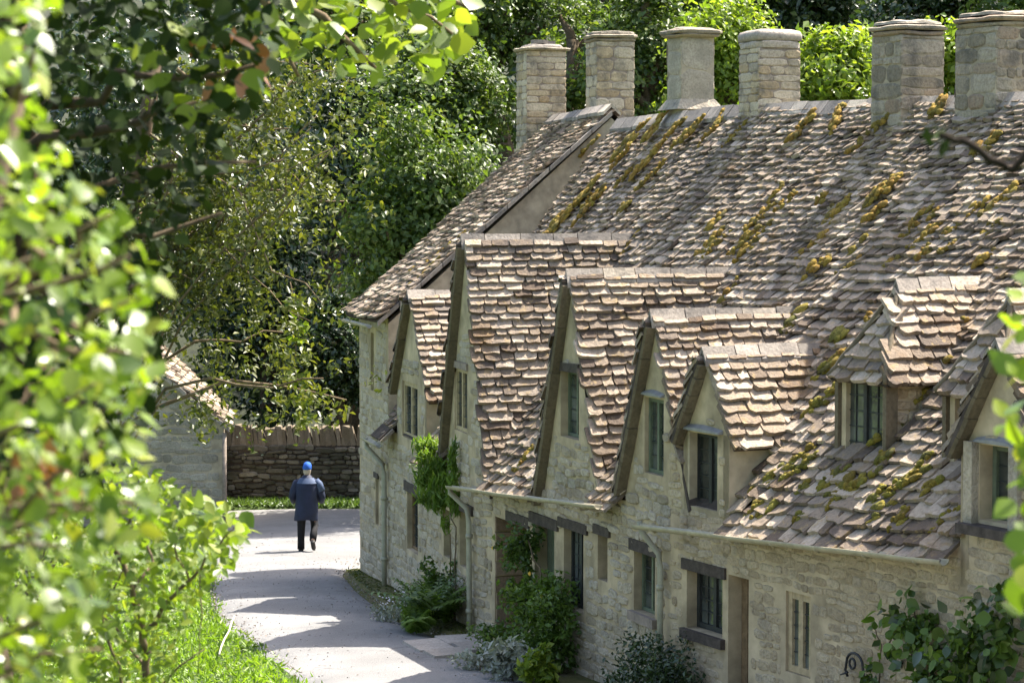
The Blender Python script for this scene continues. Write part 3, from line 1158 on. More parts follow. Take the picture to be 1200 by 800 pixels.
def hip_dormer(cot, key):
    d = HIP[key]
    fr, s0, hf, zf, za, w0, wa = d['fr'], d['sc'], d['half'], d['zf'], d['za'], d['w0'], d['wa']
    wr, wf = d['wr'], d['wf']
    c = fr.p
    ex = .05
    k = (za - zf) / hf
    kf = (za - zf) / (wa - w0)
    mbd = MB()
    near = (c(s0 + hf + ex, w0 - ex, zf - ex * k), c(s0 + hf + ex, wf + .2, zf - ex * k), c(s0, wr + .2, za), c(s0, wa, za))
    far = (c(s0 - hf - ex, w0 - ex, zf - ex * k), c(s0 - hf - ex, wf + .2, zf - ex * k), c(s0, wr + .2, za), c(s0, wa, za))
    fl = (c(s0 - hf - ex, w0 - ex, zf - ex * kf), c(s0 + hf + ex, w0 - ex, zf - ex * kf), c(s0 + .02, wa, za), c(s0 - .02, wa, za))
    deck(mbd, *near, th=.05)
    deck(mbd, *far, th=.05, flip=True)
    deck(mbd, *fl, th=.05)
    root = mbd.build('hipped_dormer', MT['deck'], cot)
    nl = (c(s0 - 1, 0, za - k) - c(s0, 0, za)).normalized()
    nrr = (c(s0 + 1, 0, za - k) - c(s0, 0, za)).normalized()
    ridge_row(root, c(s0, wa - .06, za), c(s0, wr - .02, za), nl, nrr, 3, drop=.15)
    for sg in (-1, 1):
        A_, B_ = c(s0 + sg * (hf + ex), w0 - ex, zf - ex * k), c(s0, wa, za)
        m_ = MB()
        hp = [A_.lerp(B_, i / 9) + (UP - fr.n).normalized() * (.03 + rnd.uniform(-.006, .006)) for i in range(10)]
        m_.tube(hp, [.03 + rnd.uniform(-.006, .006) for _ in hp], 6)
        m_.build('hip_mortar', MT['verge'], root)
    zr = d['zr']

    def clip(p):
        s, w = fr.sw(p)
        return p.z > zmain(fr, zr, s, w) - .03

    def go():
        t = (.135, .11, .25, .2)
        front_z = lambda w: zf + (za - zf) * (w - w0) / (wa - w0)
        cn = lambda p: clip(p) and p.z < front_z(fr.sw(p)[1]) - .04
        cfz = lambda p: clip(p) and p.z < za - k * abs(fr.sw(p)[0] - s0) - .05
        nq = (near[0], c(s0 + hf + ex, wr + .15, zf - ex * k), c(s0, wr + .15, za), c(s0, w0 - ex, za))
        fq = (fl[0], fl[1], c(s0 + hf + ex, wa, za), c(s0 - hf - ex, wa, za))
        it = tile_rows(*nq, *t, clip=cn, wave=.02, sag=.02, jit=.6)
        it += tile_rows(*fq, *t, clip=cfz, wave=.02, sag=.02, jit=.6)
        scatter_pieces('tile', 'roof_tile', 'roof_tile_run', 'tile', it, root, 200)
        it = tile_rows(*far, *t, clip=clip, wave=.02, flip=True)
        rep_mesh('far_slope_tile_run', MT['tile'], TB, TF, [(a, M) for a, M, _ in it], root, kind='stuff')
    TODO.append(go)
    # cheeks
    for sg in (-1, 1):
        m_ = MB()
        s = s0 + sg * (hf - .05)
        zb = zmain(fr, zr, s, w0) - .25
        a = [c(s, w0 + .03, zb), c(s, wf + .15, zf), c(s, w0 + .03, zf)]
        b = [q - fr.d * sg * .08 for q in a]
        m_.add(a + b, [(0, 1, 2), (5, 4, 3), (0, 3, 4, 1), (1, 4, 5, 2), (2, 5, 3, 0)])
        ck = m_.build('cheek', MT['mortar'], root)
        occ(*a)
        if sg > 0:
            cf = CheekFrame(c(s, 0, 0), fr.n, -fr.d)

            def go2(cf=cf, ck=ck):
                def ok(a_, b_, z0, z1):
                    return z0 > zmain(fr, zr, s0 + hf, b_) - .12 and z1 < zf + .01 and a_ > w0 + .0
                for vi, M, w_ in stone_items(cf, w0 + .03, wf + .1, zb, zf, ok, h=(.09, .125), wd_=(.16, .3), proud=(.012, .02), gap=.008):
                    o = bpy.data.objects.new('stone', shared('stone', vi, 'lime'))
                    put(o, ck, M)
            TODO.append(go2)
    # window in the front
    zb = zmain(fr, zr, s0, w0) + .01
    ff_ = Frame((0, 0), 0, fr.ze)
    ff_.P, ff_.d, ff_.n = fr.P + fr.n * w0, fr.d, fr.n
    h = (s0 - hf + .03, s0 + hf - .06, zb, zf - .03)
    wdw = window(cot, ff_, h, 2, 'darkframe', inset=.05, fw=.05)
    for a, b in ((h[0] - .05, h[0] + .01), (h[1] - .01, h[1] + .05)):
        m_ = MB()
        m_.box(ff_.p((a + b) / 2, .06, (zb + zf) / 2), fr.d, fr.n, UP, b - a, .14, zf - zb + .04)
        m_.build('jamb', MT['verge'], wdw)
    m_ = MB()
    m_.box(ff_.p((h[0] + h[1]) / 2, -.02, zb - .05), fr.d, fr.n, UP, h[1] - h[0] + .12, .2, .09)
    m_.build('sill', MT['lintel'], wdw)
    m_ = MB()
    p = [ff_.p(h[0] - .03, -.02, zb - .1), ff_.p(h[1] + .03, -.02, zb - .1)]
    sl = (fr.n * -W - UP * (zr - fr.ze(s0))).normalized()
    up_ = fr.d.cross(sl)
    if up_.z < 0: up_ = -up_
    m_.hexa([q - up_ * .01 for q in (p[0], p[1], p[1] + sl * .16, p[0] + sl * .16)] + [q + up_ * .03 for q in (p[0], p[1], p[1] + sl * .16, p[0] + sl * .16)])
    m_.build('lead_apron', MT['lead'], wdw)
    return root


def main_roof(cot, fr, s0, s1, E0, E1, Rb, Ra, zr, lst, ntop=290, tile=(0.155, 0.095, 0.25, 0.145), wave=.05):
    """E0,E1 eave ends; Rb,Ra ridge ends (at s1, s0)"""
    mbd = MB()
    E0, E1, Rb, Ra = map(V, (E0, E1, Rb, Ra))
    n = 6
    S = lambda a, b: (E0 * (1 - a) + E1 * a) * (1 - b) + (Ra * (1 - a) + Rb * a) * b
    nr = (E1 - E0).cross(Ra - E0).normalized()
    vs, fs = [], []
    for j in range(n + 1):
        for i in range(n + 1):
            vs.append(S(i / n, max(j / n, .045)) - nr * .035)
    for j in range(n):
        for i in range(n):
            fs.append((j * (n + 1) + i, j * (n + 1) + i + 1, (j + 1) * (n + 1) + i + 1, (j + 1) * (n + 1) + i))
    mbd.add(vs, fs)
    back = fr.n * W
    # rear slope
    mbd.add([Ra - nr * .03, Rb - nr * .03, Rb + back - UP * (zr - 2.3), Ra + back - UP * (zr - 2.3)], [(3, 2, 1, 0)])
    rf = mbd.build('roof', MT['deck'], cot)
    occ(E0 - nr * .05, E1 - nr * .05, Rb - nr * .05, Ra - nr * .05)
    clip = main_clip(fr, zr, zr, s0, s1, lst)

    def go():
        it = tile_rows(E0, E1, Rb, Ra, *tile, clip=clip, wave=wave, sag=.07, jit=1.8)
        scatter_pieces('tile', 'roof_tile', 'roof_tile_run', 'tile', it, rf, ntop)
        nl = (E0 - Ra).normalized()
        nr2 = (back - UP * (zr - 2.3)).normalized()
        ridge_row(rf, Ra, Rb, nl, nr2, max(3, int((Rb - Ra).length / .5)), drop=.2, lift=.06)
    TODO.append(go)
    return rf


def shell(cot, fr, s0, s1, zt0, zt1, zr):
    """end and rear walls so the house is a closed volume"""
    m_ = MB()
    c = fr.p
    d_ = 2 * W
    m_.quad(c(s0, d_, -1.2), c(s1, d_, -1.2), c(s1, d_, 2.3), c(s0, d_, 2.3))
    for s, z in ((s0, zt0), (s1, zt1)):
        m_.add([c(s, 0, -1.2), c(s, d_, -1.2), c(s, d_, 2.2), c(s, W, zr - .08), c(s, 0.0, z)], [(0, 1, 2, 3, 4)])
    m_.build('rear_wall', MT['mortar'], cot)


def facade(cot, fr, s0, s1, zb, dorms, holes, mat_plain, mat_stone, tops=None, stone_kw={}, limit=290, extra_top=None, name='wall'):
    def top(s):
        z = fr.ze(s) + .13
        if extra_top is not None:
            z = extra_top(s)
        for d in dorms:
            x = abs(s - d['sc'])
            hw = d['half'] - .01
            if x < hw:
                z = max(z, d['za'] - .05 - (d['za'] - d['zf']) * x / d['half'])
        return z
    brk = []
    for d in dorms:
        brk += [d['sc'] - d['half'] + .01, d['sc'], d['sc'] + d['half'] - .01]
        # where a steep gable meets the eave line
        k = (d['za'] - d['zf']) / d['half']
        for sg in (-1, 1):
            for i in range(12):
                pass
            x = (d['za'] - .05 - fr.ze(d['sc'])) / k
            if x < d['half'] - .01:
                brk.append(d['sc'] + sg * x)
    if extra_top is not None:
        brk += [-6.061, -6.059]
    w = wall_panel(name, fr, s0, s1, zb, top, brk, holes, mat_plain, cot)

    def go():
        ztop = max([d['za'] for d in dorms] + [fr.ze(s0), fr.ze(s1)] + ([4.2] if extra_top else []))
        okk = clear_of(holes, top)
        plast = [(d['sc'], d['half'], d['za'] - .36 * (d['za'] - fr.ze(d['sc']))) for d in dorms]
        gm = stone_items(fr, s0, s1, zb, ztop, lambda a, b, z0, z1: okk(a, b, z0, z1) and not any(abs((a + b) / 2 - q[0]) < q[1] and z1 > q[2] for q in plast), **stone_kw)
        scatter_pieces('stone', 'stone', 'stone_run', mat_stone, gm, w, limit)
    TODO.append(go)
    return w, top


def chimney(cot, fr, s, w, zb, zt, ls, lw, mat, cap='slab', coursed=True, h=(.10, .17), wd_=(.2, .42), label=None, cmat='ridge'):
    """stack with its own stones: centre (s, w), size ls along the row, lw across it"""
    c = fr.p
    m_ = MB()
    core = 'sill' if mat == 'ashlar' else 'render'
    m_.box(c(s, w, (zb + zt) / 2), fr.d, fr.n, UP, ls, lw, zt - zb)
    root = m_.build('chimney', MT[core], cot)
    if label: root['label'] = label
    faces = [(c(s + ls / 2, w - lw / 2, 0), fr.n, -fr.d, lw), (c(s - ls / 2, w - lw / 2, 0), fr.d, fr.n, ls),
             (c(s - ls / 2, w + lw / 2, 0), -fr.n, fr.d, lw), (c(s + ls / 2, w + lw / 2, 0), -fr.d, -fr.n, ls)]
    for P, dd, nn, L in faces:
        occ(P + UP * zb, P + dd * L + UP * zb, P + dd * L + UP * zt, P + UP * zt)

    def go():
        it = []
        for P, dd, nn, L in faces:
            cf = CheekFrame(P, dd, nn)
            ok = lambda a, b, z0, z1: z1 < zt + .01
            z = zb + .1
            while z < zt - .04:
                hh = min(rnd.uniform(*h), zt - z)
                n_ = max(1, round(L / rnd.uniform(*wd_)))
                ws = [rnd.uniform(.6, 1.5) for _ in range(n_)]
                ws = [x * (L + .012) / sum(ws) for x in ws]
                s_ = -.006
                for w1 in ws:
                    cc = cf.p(s_ + w1 / 2, 0, z + hh / 2 + rnd.uniform(-.004, .004))
                    N_ = -cf.n
                    ww, h2, pr = w1 * 1.05, hh * 1.06, rnd.uniform(.008, .018)
                    M = Matrix(((cf.d.x * ww, 0, N_.x * pr, cc.x), (cf.d.y * ww, 0, N_.y * pr, cc.y), (0, h2, 0, cc.z), (0, 0, 0, 1)))
                    it.append((rnd.randrange(len(SB)), M, seen(cc, N_) * w1 * hh))
                    s_ += w1
                z += hh
        scatter_pieces('stone', 'stone', 'stone_run', mat, it, root, 200)
    TODO.append(go)

    def slab(z0, z1, o0, o1, mt, nm):
        q = MB()
        rings = []
        sd = rnd.uniform(0, 50)
        for o, z, f in ((o0, z0, .97), (o0 * .3 + o1 * .7, z0 + (z1 - z0) * .3, 1.0), (o1, z0 + (z1 - z0) * .75, 1.0), (o1 - .02, z1, .97), (-ls * .25, z1 + .012, 1.0)):
            ring = []
            for k in range(24):
                an = 2 * math.pi * (k + .5) / 24
                x, y = math.cos(an), math.sin(an)
                m_x = max(abs(x), abs(y)) ** .93
                j = 1 + .055 * noise.noise((x * 2.2 + sd, y * 2.2, z * 9)) + .03 * noise.noise((x * 7 + sd, y * 7, z * 20))
                ring.append(c(s + x / m_x * (ls / 2 + o) * f * j, w + y / m_x * (lw / 2 + o) * f * j, z + .02 * noise.noise((x * 1.6, y * 1.6 + sd, 2)) * (0 if z == z0 else 1)))
            rings.append(ring)
        q.loft(rings, smooth=False)
        return q.build(nm, MT[mt], root)
    if cap == 'flat':
        slab(zt, zt + .06, .07, .11, cmat, 'cap')
        slab(zt + .075, zt + .12, .0, -.05, 'ridge', 'cap')
        for i in range(4):
            q = MB()
            p = c(s + rnd.uniform(-.3, .3) * ls, w + rnd.uniform(-.3, .3) * lw, zt + .17)
            q.box(p, fr.d, fr.n, UP, rnd.uniform(.1, .25), rnd.uniform(.1, .2), .07)
            q.build('loose_stone', MT['ridge'], root)
    elif cap == 'moulded':
        slab(zt, zt + .06, .02, .05, cmat, 'cap')
        slab(zt + .066, zt + .125, .07, .085, cmat, 'cap')
        slab(zt + .14, zt + .18, .045, .02, cmat, 'cap')
    elif cap == 'dome':
        slab(zt, zt + .10, .035, .035, cmat, 'cap')
        q = MB()
        rings = []
        for (f, z) in ((1.0, .103), (1.0, .19), (.93, .235), (.7, .26), (.3, .272)):
            rings.append([c(s + a * (ls / 2 + .03) * f, w + b * (lw / 2 + .03) * f, zt + z) for a, b in
                          ((-1, -.9), (-.9, -1), (.9, -1), (1, -.9), (1, .9), (.9, 1), (-.9, 1), (-1, .9))])
        q.loft(rings)
        q.build('cap', MT['sill' if cmat == 'sill' else 'ridge'], root)
    elif cap == 'wide':
        slab(zt, zt + .05, .03, .12, cmat, 'cap')
        slab(zt + .053, zt + .12, .125, .13, cmat, 'cap')
        slab(zt + .123, zt + .15, .09, .0, cmat, 'cap')
    return root


# ------------------------------------------------------------------ cottage 1: the far end house
E_ = lambda f, s, z=None: f.p(s, -OV, (f.ze(s) if z is None else z) - .06)
c1 = empty('stone_cottage', fA.p(-7.3, 1.5, -.6), 'far end cottage with two full storeys, taller roof ending in a pale plastered gable', 'cottage', 'cottages of the stone terrace')
c2 = empty('stone_cottage', fA.p(-3, 1.5, -.4), 'cottage behind the hanging creeper with two narrow gabled dormers, next to the far end house', 'cottage', 'cottages of the stone terrace')
c3 = empty('stone_cottage', fB.p(3.4, 1.5, -.1), 'middle cottage with two steep window gables and a climbing rose between its doors', 'cottage', 'cottages of the stone terrace')
c4 = empty('stone_cottage', fC.p(2.7, 1.5, .1), 'near cottage with a long low gutter and a leaded hipped dormer set in its roof', 'cottage', 'cottages of the stone terrace')
c5 = empty('stone_cottage', fC.p(7.5, 1.5, .4), 'nearest cottage at the right edge, its gabled dormer half hidden by leaves', 'cottage', 'cottages of the stone terrace')

H1 = [(-7.62, -7.32, 2.86, 3.84), (-7.22, -6.94, .62, 1.42)]
facade(c1, fA, -8.68, -6.062, -1.2, [], H1, MT['mortar'], 'rubble', extra_top=lambda s: 4.15, limit=250,
       stone_kw=dict(h=(.10, .2), wd_=(.16, .45), proud=(.004, .020), gap=.010, wob=.06))
window(c1, fA, H1[0], 1, 'oak', inset=.04, fw=.03)
window(c1, fA, H1[1], 1, 'brownoak', lintel='lintel', lin_x=.05, lin_h=.09)
# roof of the far house: two slopes, a skewed far end
e0, e1 = fA.p(-8.95, -OV, 4.10), fA.p(-6.0, -OV, 4.12)
r0, r1 = fA.p(-10.3, W, 7.52), fA.p(-6.42, W, 7.56)
mbd = MB()
deck(mbd, e0, e1, r1, r0, th=.06)
b0, b1 = fA.p(-10.3, 2 * W, 4.2), fA.p(-6.42, 2 * W, 4.2)
mbd.add([r0, r1, b1, b0], [(3, 2, 1, 0)])
rf1 = mbd.build('roof', MT['deck'], c1)


def go():
    it = tile_rows(e0, e1, r1, r0, .145, .095, .24, .145, wave=.05, sag=.07, jit=1.8)
    scatter_pieces('tile', 'roof_tile', 'roof_tile_run', 'tile', it, rf1, 290)
    ridge_row(rf1, r0, r1, (e0 - r0).normalized(), (b0 - r0).normalized(), 8, drop=.2)


TODO.append(go)
# plastered gable rising above the lower roof
m_ = MB()
g = lambda s, w, z: fA.p(s, w, z)
pts = [(-6.06, 0, 1.8), (-6.06, 0, 4.06), (-6.44, W, 7.46), (-6.44, 2 * W, 4.1), (-6.44, 2 * W, 1.8)]
a = [g(*q) for q in pts]
b = [q - fA.d * .3 for q in a]
m_.add(a + b, [(0, 4, 3, 2, 1)] + [(i, (i + 1) % 5, (i + 1) % 5 + 5, i + 5) for i in range(5)])
m_.build('gable_wall', MT['render'], c1)
occ(*a)
m_ = MB()
for i in range(11):                     # coping along the gable edge
    p = g(-6.0, -OV, 4.07).lerp(g(-6.40, W, 7.55), i / 11 + .002)
    q = g(-6.0, -OV, 4.07).lerp(g(-6.40, W, 7.55), (i + 1) / 11 - .002)
    j = rnd.uniform(0, .02)
    mq = MB()
    mq.hexa([p - fA.d * .03 - UP * .05, q - fA.d * .03 - UP * .05, q + fA.d * (.03 + j) - UP * .05, p + fA.d * (.03 + j) - UP * .05,
             p - fA.d * .03 + UP * .03, q - fA.d * .03 + UP * .03, q + fA.d * (.03 + j) + UP * .03, p + fA.d * (.03 + j) + UP * .03])
    mq.build('coping', MT['ridge'], c1)
m_ = MB()
m_.quad(g(-8.68, 0, -1.2), g(-8.68, 0, 4.1), g(-10.2, 2 * W, 4.1), g(-10.2, 2 * W, -1.2))
m_.add([g(-8.68, 0, 4.1), g(-10.1, W, 7.45), g(-10.2, 2 * W, 4.1)], [(0, 1, 2)])
m_.quad(g(-10.2, 2 * W, -1.2), g(-10.2, 2 * W, 4.2), g(-6.06, 2 * W, 4.2), g(-6.06, 2 * W, -1.2))
m_.build('rear_wall', MT['mortar'], c1)
gutter(c1, fA, -9.0, -6.3, -OV - .07, lambda s: 4.02)

# ------------------------------------------------------------------ cottage 2
H2 = [(-4.92, -3.72, 2.33, 3.22), (-1.12, -.3, 2.78, 3.68), (-4.55, -3.72, .58, 1.5), (-1.86, -1.42, .85, 1.55), (-.8, -.14, .86, 1.66)]
facade(c2, fA, -6.058, 0.0, -1.2, [D['far'], D['tall']], H2, MT['mortar'], 'rubble',
       stone_kw=dict(h=(.09, .18), wd_=(.16, .45), proud=(.004, .024), gap=.012, wob=.06))
window(c2, fA, H2[0], 2, 'oak', inset=.03, fw=.075)
window(c2, fA, H2[1], 2, 'oak', inset=.02, fw=.06, lintel='sill', lin_x=.06)
window(c2, fA, H2[2], 1, 'brownoak', inset=.08, lintel='lintel', lin_x=.14, lin_h=.15)
window(c2, fA, H2[3], 1, 'greenframe')
window(c2, fA, H2[4], 1, 'brownoak', lintel='lintel', lin_x=.2, lin_h=.14, leads=False)
allD = list(D.values()) + list(HIP.values())
RA_ = fA.p(-6.1, W, 7.3)
rf2 = main_roof(c2, fA, -6.058, 0, E_(fA, -6.04), miter(fA, fB, F1, -OV) + UP * 2.14, R1, RA_, 7.4, allD)
gable_dormer(c2, 'far', 4, cheeks=True)
gable_dormer(c2, 'tall', 6)
shell(c2, fA, -6.0, 0, 2.1, 2.1, 7.3)
gutter(c2, fA, -6.9, -5.5, -OV - .07, lambda s: 2.14, r=.06)
m_ = MB()     # a slab of eave slates at the foot of the dormer
m_.box(fA.p(-5.75, -.12, 2.36), fA.d, (fA.n + UP * .9).normalized(), (UP - fA.n * .9).normalized(), .75, .42, .05)
m_.build('eave_slab', MT['deck'], c2)
downpipe(c2, fA, [(-6.75, -.24, 2.12), (-6.72, -.24, 1.98), (-6.1, -.09, 1.75), (-6.05, -.08, 1.6), (-6.05, -.08, .4), (-6.05, -.08, -.42)], r=.042, collars=((-6.05, -.08, .2), (-6.05, -.08, 1.2), (-6.05, -.08, -.3)))

# ------------------------------------------------------------------ cottage 3
D1B = dict(D['tall'], fr=fB)
D3C = dict(D['round'], fr=fC, sc=-.47)
H3 = [(.97, 2.24, -.6, 1.78, .5), (2.55, 3.28, -.5, 1.88, .3), (3.62, 4.3, .98, 1.97), (4.78, 5.1, 1.48, 2.03), (3.5, 4.14, 3.1, 3.93), (6.24, 6.80, 2.93, 3.80), (5.93, 6.56, 1.28, 1.99)]
facade(c3, fB, 0.002, 7.0, -1.2, [D1B, D['mid'], D['round']], H3, MT['mortar'], 'rubble',
       stone_kw=dict(h=(.08, .16), wd_=(.13, .38), proud=(.004, .030), gap=.014, wob=.06))
d1 = door(c3, fB, (1.62, 2.24, -.1, 1.78), 'greenframe', inset=.38, lintel='lintel', lin_x=.14)
m_ = MB()
m_.box(fB.p(1.55, .44, .6), fB.d, fB.n, UP, .14, .1, 2.36)
m_.build('door_post', MT['reveal'], d1)
for i in range(9):                         # jamb stones of the deep doorway
    z0 = -.08 + i * .207
    mq = MB()
    mq.box(fB.p(.985, .22 + rnd.uniform(-.01, .01), z0 + .1), fB.d, fB.n, UP, .034 + rnd.uniform(0, .02), .42, .19 + rnd.uniform(-.02, .01))
    mq.build('jamb_stone', MT['reveal'], d1)
m_ = MB()
m_.box(fB.p(1.24, .47, .8), fB.d, fB.n, UP, .52, .06, 1.96)
m_.build('door_frame', MT['reveal'], d1)
door(c3, fB, H3[1][:4], 'greenframe', inset=.18, lintel='lintel', lin_x=.16)
window(c3, fB, H3[2], 2, 'darkframe', inset=.1, lintel='lintel', lin_x=.16, lin_h=.12)
window(c3, fB, H3[3], 1, 'darkframe', lintel='lintel', lin_x=.1, lin_h=.11, leads=False)
window(c3, fB, H3[4], 2, 'greenframe', lintel='lintel', lin_x=.02, lin_h=.11, inset=.1)
window(c3, fB, H3[5], 2, 'greenframe', inset=.05, fw=.05)
window(c3, fB, H3[6], 2, 'greenframe', lintel='lintel', lin_x=.1, lin_h=.12, sill='sill', inset=.1)


def lead_hood(cot, fr, a, b, z, out=.12):
    q = MB()
    rings = []
    for k in range(7):
        s = a + (b - a) * k / 6
        up = .03 * math.sin(math.pi * k / 6)
        rings.append([fr.p(s, -out, z - .012), fr.p(s, -out, z + .004 + up * .6), fr.p(s, .0, z + .03 + up), fr.p(s, .0, z - .012)])
    q.loft(rings, smooth=False)
    return q.build('lead_hood', MT['lead'], cot)


lead_hood(c3, fB, 6.22, 6.82, 3.84, .05)
gm3 = main_roof(c3, fB, 0, 7, miter(fA, fB, F1, -OV) + UP * 2.06, miter(fB, fC, F2, -OV) + UP * 2.42, R2, R1, 7.23, allD)
gable_dormer(c3, 'mid', 5)
gable_dormer(c3, 'round', 5)
shell(c3, fB, 0.05, 6.95, 2.1, 2.4, 7.15)
gutter(c3, fB, -.25, 5.45, -OV - .06, lambda s: 2.09 + .068 * s)
downpipe(c3, fB, [(-.2, -OV - .06, 2.05), (-.2, -OV - .06, 1.98), (.06, -.1, 1.78), (.12, -.09, 1.6), (.14, -.09, .4), (.14, -.09, -.2)], r=.038, collars=((.14, -.09, 1.4), (.14, -.09, .35)))
downpipe(c3, fB, [(6.62, -OV - .02, 2.42), (6.64, -OV, 2.3), (6.9, -.1, 2.08), (6.93, -.09, 1.9), (6.93, -.09, .2)], r=.035, collars=((6.93, -.09, 1.7),))

# ------------------------------------------------------------------ cottage 4
H4 = [(.37, 1.14, 1.31, 1.97), (1.26, 1.68, -.6, 2.03, .22), (2.41, 2.88, 1.18, 2.02), (.38, 1.02, 2.68, 3.5), (4.72, 5.2, -.6, 1.72, .3)]
facade(c4, fC, 0.002, 5.49, -1.2, [D3C, D['small'], D['near']], H4, MT['mortar'], 'lime',
       stone_kw=dict(h=(.07, .14), wd_=(.12, .34), proud=(.003, .018), gap=.012, wob=.06))
window(c4, fC, H4[0], 2, 'darkframe', lintel='lintel', lin_x=.08, lin_h=.12, sill='lintel', inset=.13, fw=.06)
door(c4, fC, (1.26, 1.68, -.5, 2.03), 'brownoak', inset=.17, handle=False, planks=3)
w4 = window(c4, fC, H4[2], 2, 'oak', inset=.03, fw=.075, leads=True)
window(c4, fC, H4[3], 2, 'darkframe', inset=.1, fw=.05)
door(c4, fC, (4.72, 5.2, -.5, 1.72), 'brownoak', inset=.22, handle=False, lintel='lintel', lin_x=.06)
lead_hood(c4, fC, .28, 1.14, 3.54, .07)
gm4 = main_roof(c4, fC, 0, 5.5, miter(fB, fC, F2, -OV) + UP * 2.40, fC.p(5.5, -OV, fC.ze(5.5) - .06), R3, R2, 7.14, allD, tile=(.165, .095, .25, .145))
gable_dormer(c4, 'small', 4, cheeks=True, tile=(.14, .12, .28, .22))
hip_dormer(c4, 'hip')
hip_dormer(c4, 'hip2')
shell(c4, fC, 0.05, 5.45, 2.4, 2.7, 7.05)
gutter(c4, fC, -.3, 5.5, -OV - .07, lambda s: 2.42 + .062 * s, r=.06)

# ------------------------------------------------------------------ cottage 5
H5 = [(5.66, 6.16, 3.14, 3.83)]
facade(c5, fC, 5.492, 10.5, -1.2, [D['near']], H5, MT['mortar'], 'lime', limit=120)
window(c5, fC, H5[0], 1, 'greenframe', inset=.14, fw=.06)
for s in (5.58, 6.24):
    m_ = MB()
    m_.box(fC.p(s, -.02, 3.45), fC.d, fC.n, UP, .13, .12, .8)
    m_.build('window_jamb', MT['rubble'], c5)
m_ = MB()
m_.box(fC.p(5.9, -.06, 3.06), fC.d, fC.n, UP, .75, .22, .09)
m_.build('window_sill', MT['lintel'], c5)
lead_hood(c5, fC, 5.62, 6.2, 3.86, .05)
main_roof(c5, fC, 5.5, 10.5, fC.p(5.5, -OV, fC.ze(5.5) - .06), fC.p(10.5, -OV, fC.ze(10.5) - .06), R4, R3, 7.08, allD, ntop=200, tile=(.165, .095, .25, .145))
gable_dormer(c5, 'near', 4, cheeks=True, tile=(.14, .12, .28, .22))
shell(c5, fC, 5.55, 10.5, 2.7, 3.0, 7.0)

# ------------------------------------------------------------------ chimneys
def chim(cot, px, Y, zb, zt, wpx, mat, cap, fr, **kw):
    w_m = wpx * Y / FPX
    th = math.atan2(fr.d.x, -fr.d.y)
    ls = w_m / (math.cos(th) + math.sin(th)) * 1.0
    p = V(((px - 600) / FPX * Y, Y + .3, 0))
    s, w = fr.sw(p)
    return chimney(cot, fr, s, w, zb, zt, ls, ls, mat, cap, **kw)


chim(c1, 634, 44.6, 6.4, 8.82, 57, 'ashlar', 'flat', fA, label='farthest chimney, pale coursed stone with a flat slab and loose stones on top', cmat='greystone')
chim(c1, 715, 43.0, 6.6, 8.88, 55, 'ashlar', 'moulded', fA, label='pale coursed stone chimney with a dark moulded cap behind the gable peak', h=(.10, .24), cmat='greystone')
MT['paleblock'] = piece_mat('smooth_grey_block', [(0, (0.33, 0.285, 0.22)), (1, (0.40, 0.35, 0.275))], stain=(0.22, 0.195, 0.155), stain_amt=.6, stain_scale=2.5)
chim(c2, 810, 37.2, 6.5, 8.56, 53, 'paleblock', 'wide', fB, label='smooth grey chimney with wide cap and a ledge round its foot', h=(.35, .6), wd_=(.4, .9), cmat='greystone')
chim(c3, 903, 33.8, 6.4, 8.18, 68, 'ashlar', 'dome', fB, label='coursed buff stone chimney with a pale rounded cap', h=(.08, .14))
chim(c4, 1066, 29.6, 6.4, 8.06, 80, 'greystone', 'moulded', fC, label='grey rubble chimney with two thin cap courses', wd_=(.16, .5), h=(.08, .22), cmat='greystone')
chim(c5, 1178, 28.0, 6.3, 8.04, 104, 'greystone', 'moulded', fC, label='broad grey rubble chimney nearest the camera', wd_=(.16, .5), h=(.08, .22), cmat='greystone')

finish_occ()
# ledge round the smooth chimney
p = V(((810 - 600) / FPX * 37.2, 37.5, 0))
m_ = MB()
s_, w_ = fB.sw(p)
hl = 53 * 37.2 / FPX / 1.28 / 2
m_.hexa([fB.p(s_ + a * (hl + .12), w_ + b * (hl + .12), 7.46) for a, b in ((-1, -1), (1, -1), (1, 1), (-1, 1))] +
        [fB.p(s_ + a * (hl + .01), w_ + b * (hl + .01), 7.62) for a, b in ((-1, -1), (1, -1), (1, 1), (-1, 1))])
m_.build('chimney_ledge', MT['greystone'], c2)
for f in TODO:
    f()

# ------------------------------------------------------------------ foliage helpers
def big_mesh(name, co, faces_n, loops, mat, smooth=False):
    me = bpy.data.meshes.new(name)
    me.vertices.add(len(co))
    me.vertices.foreach_set('co', co.astype(np.float32).ravel())
    nf = len(loops) // faces_n
    me.loops.add(len(loops))
    me.loops.foreach_set('vertex_index', loops.astype(np.int32))
    me.polygons.add(nf)
    me.polygons.foreach_set('loop_start', np.arange(0, len(loops), faces_n, dtype=np.int32))
    me.polygons.foreach_set('loop_total', np.full(nf, faces_n, dtype=np.int32))
    me.materials.append(mat)
    me.update(calc_edges=True)
    return me


def unit(a):
    return a / np.maximum(np.linalg.norm(a, axis=1, keepdims=True), 1e-9)


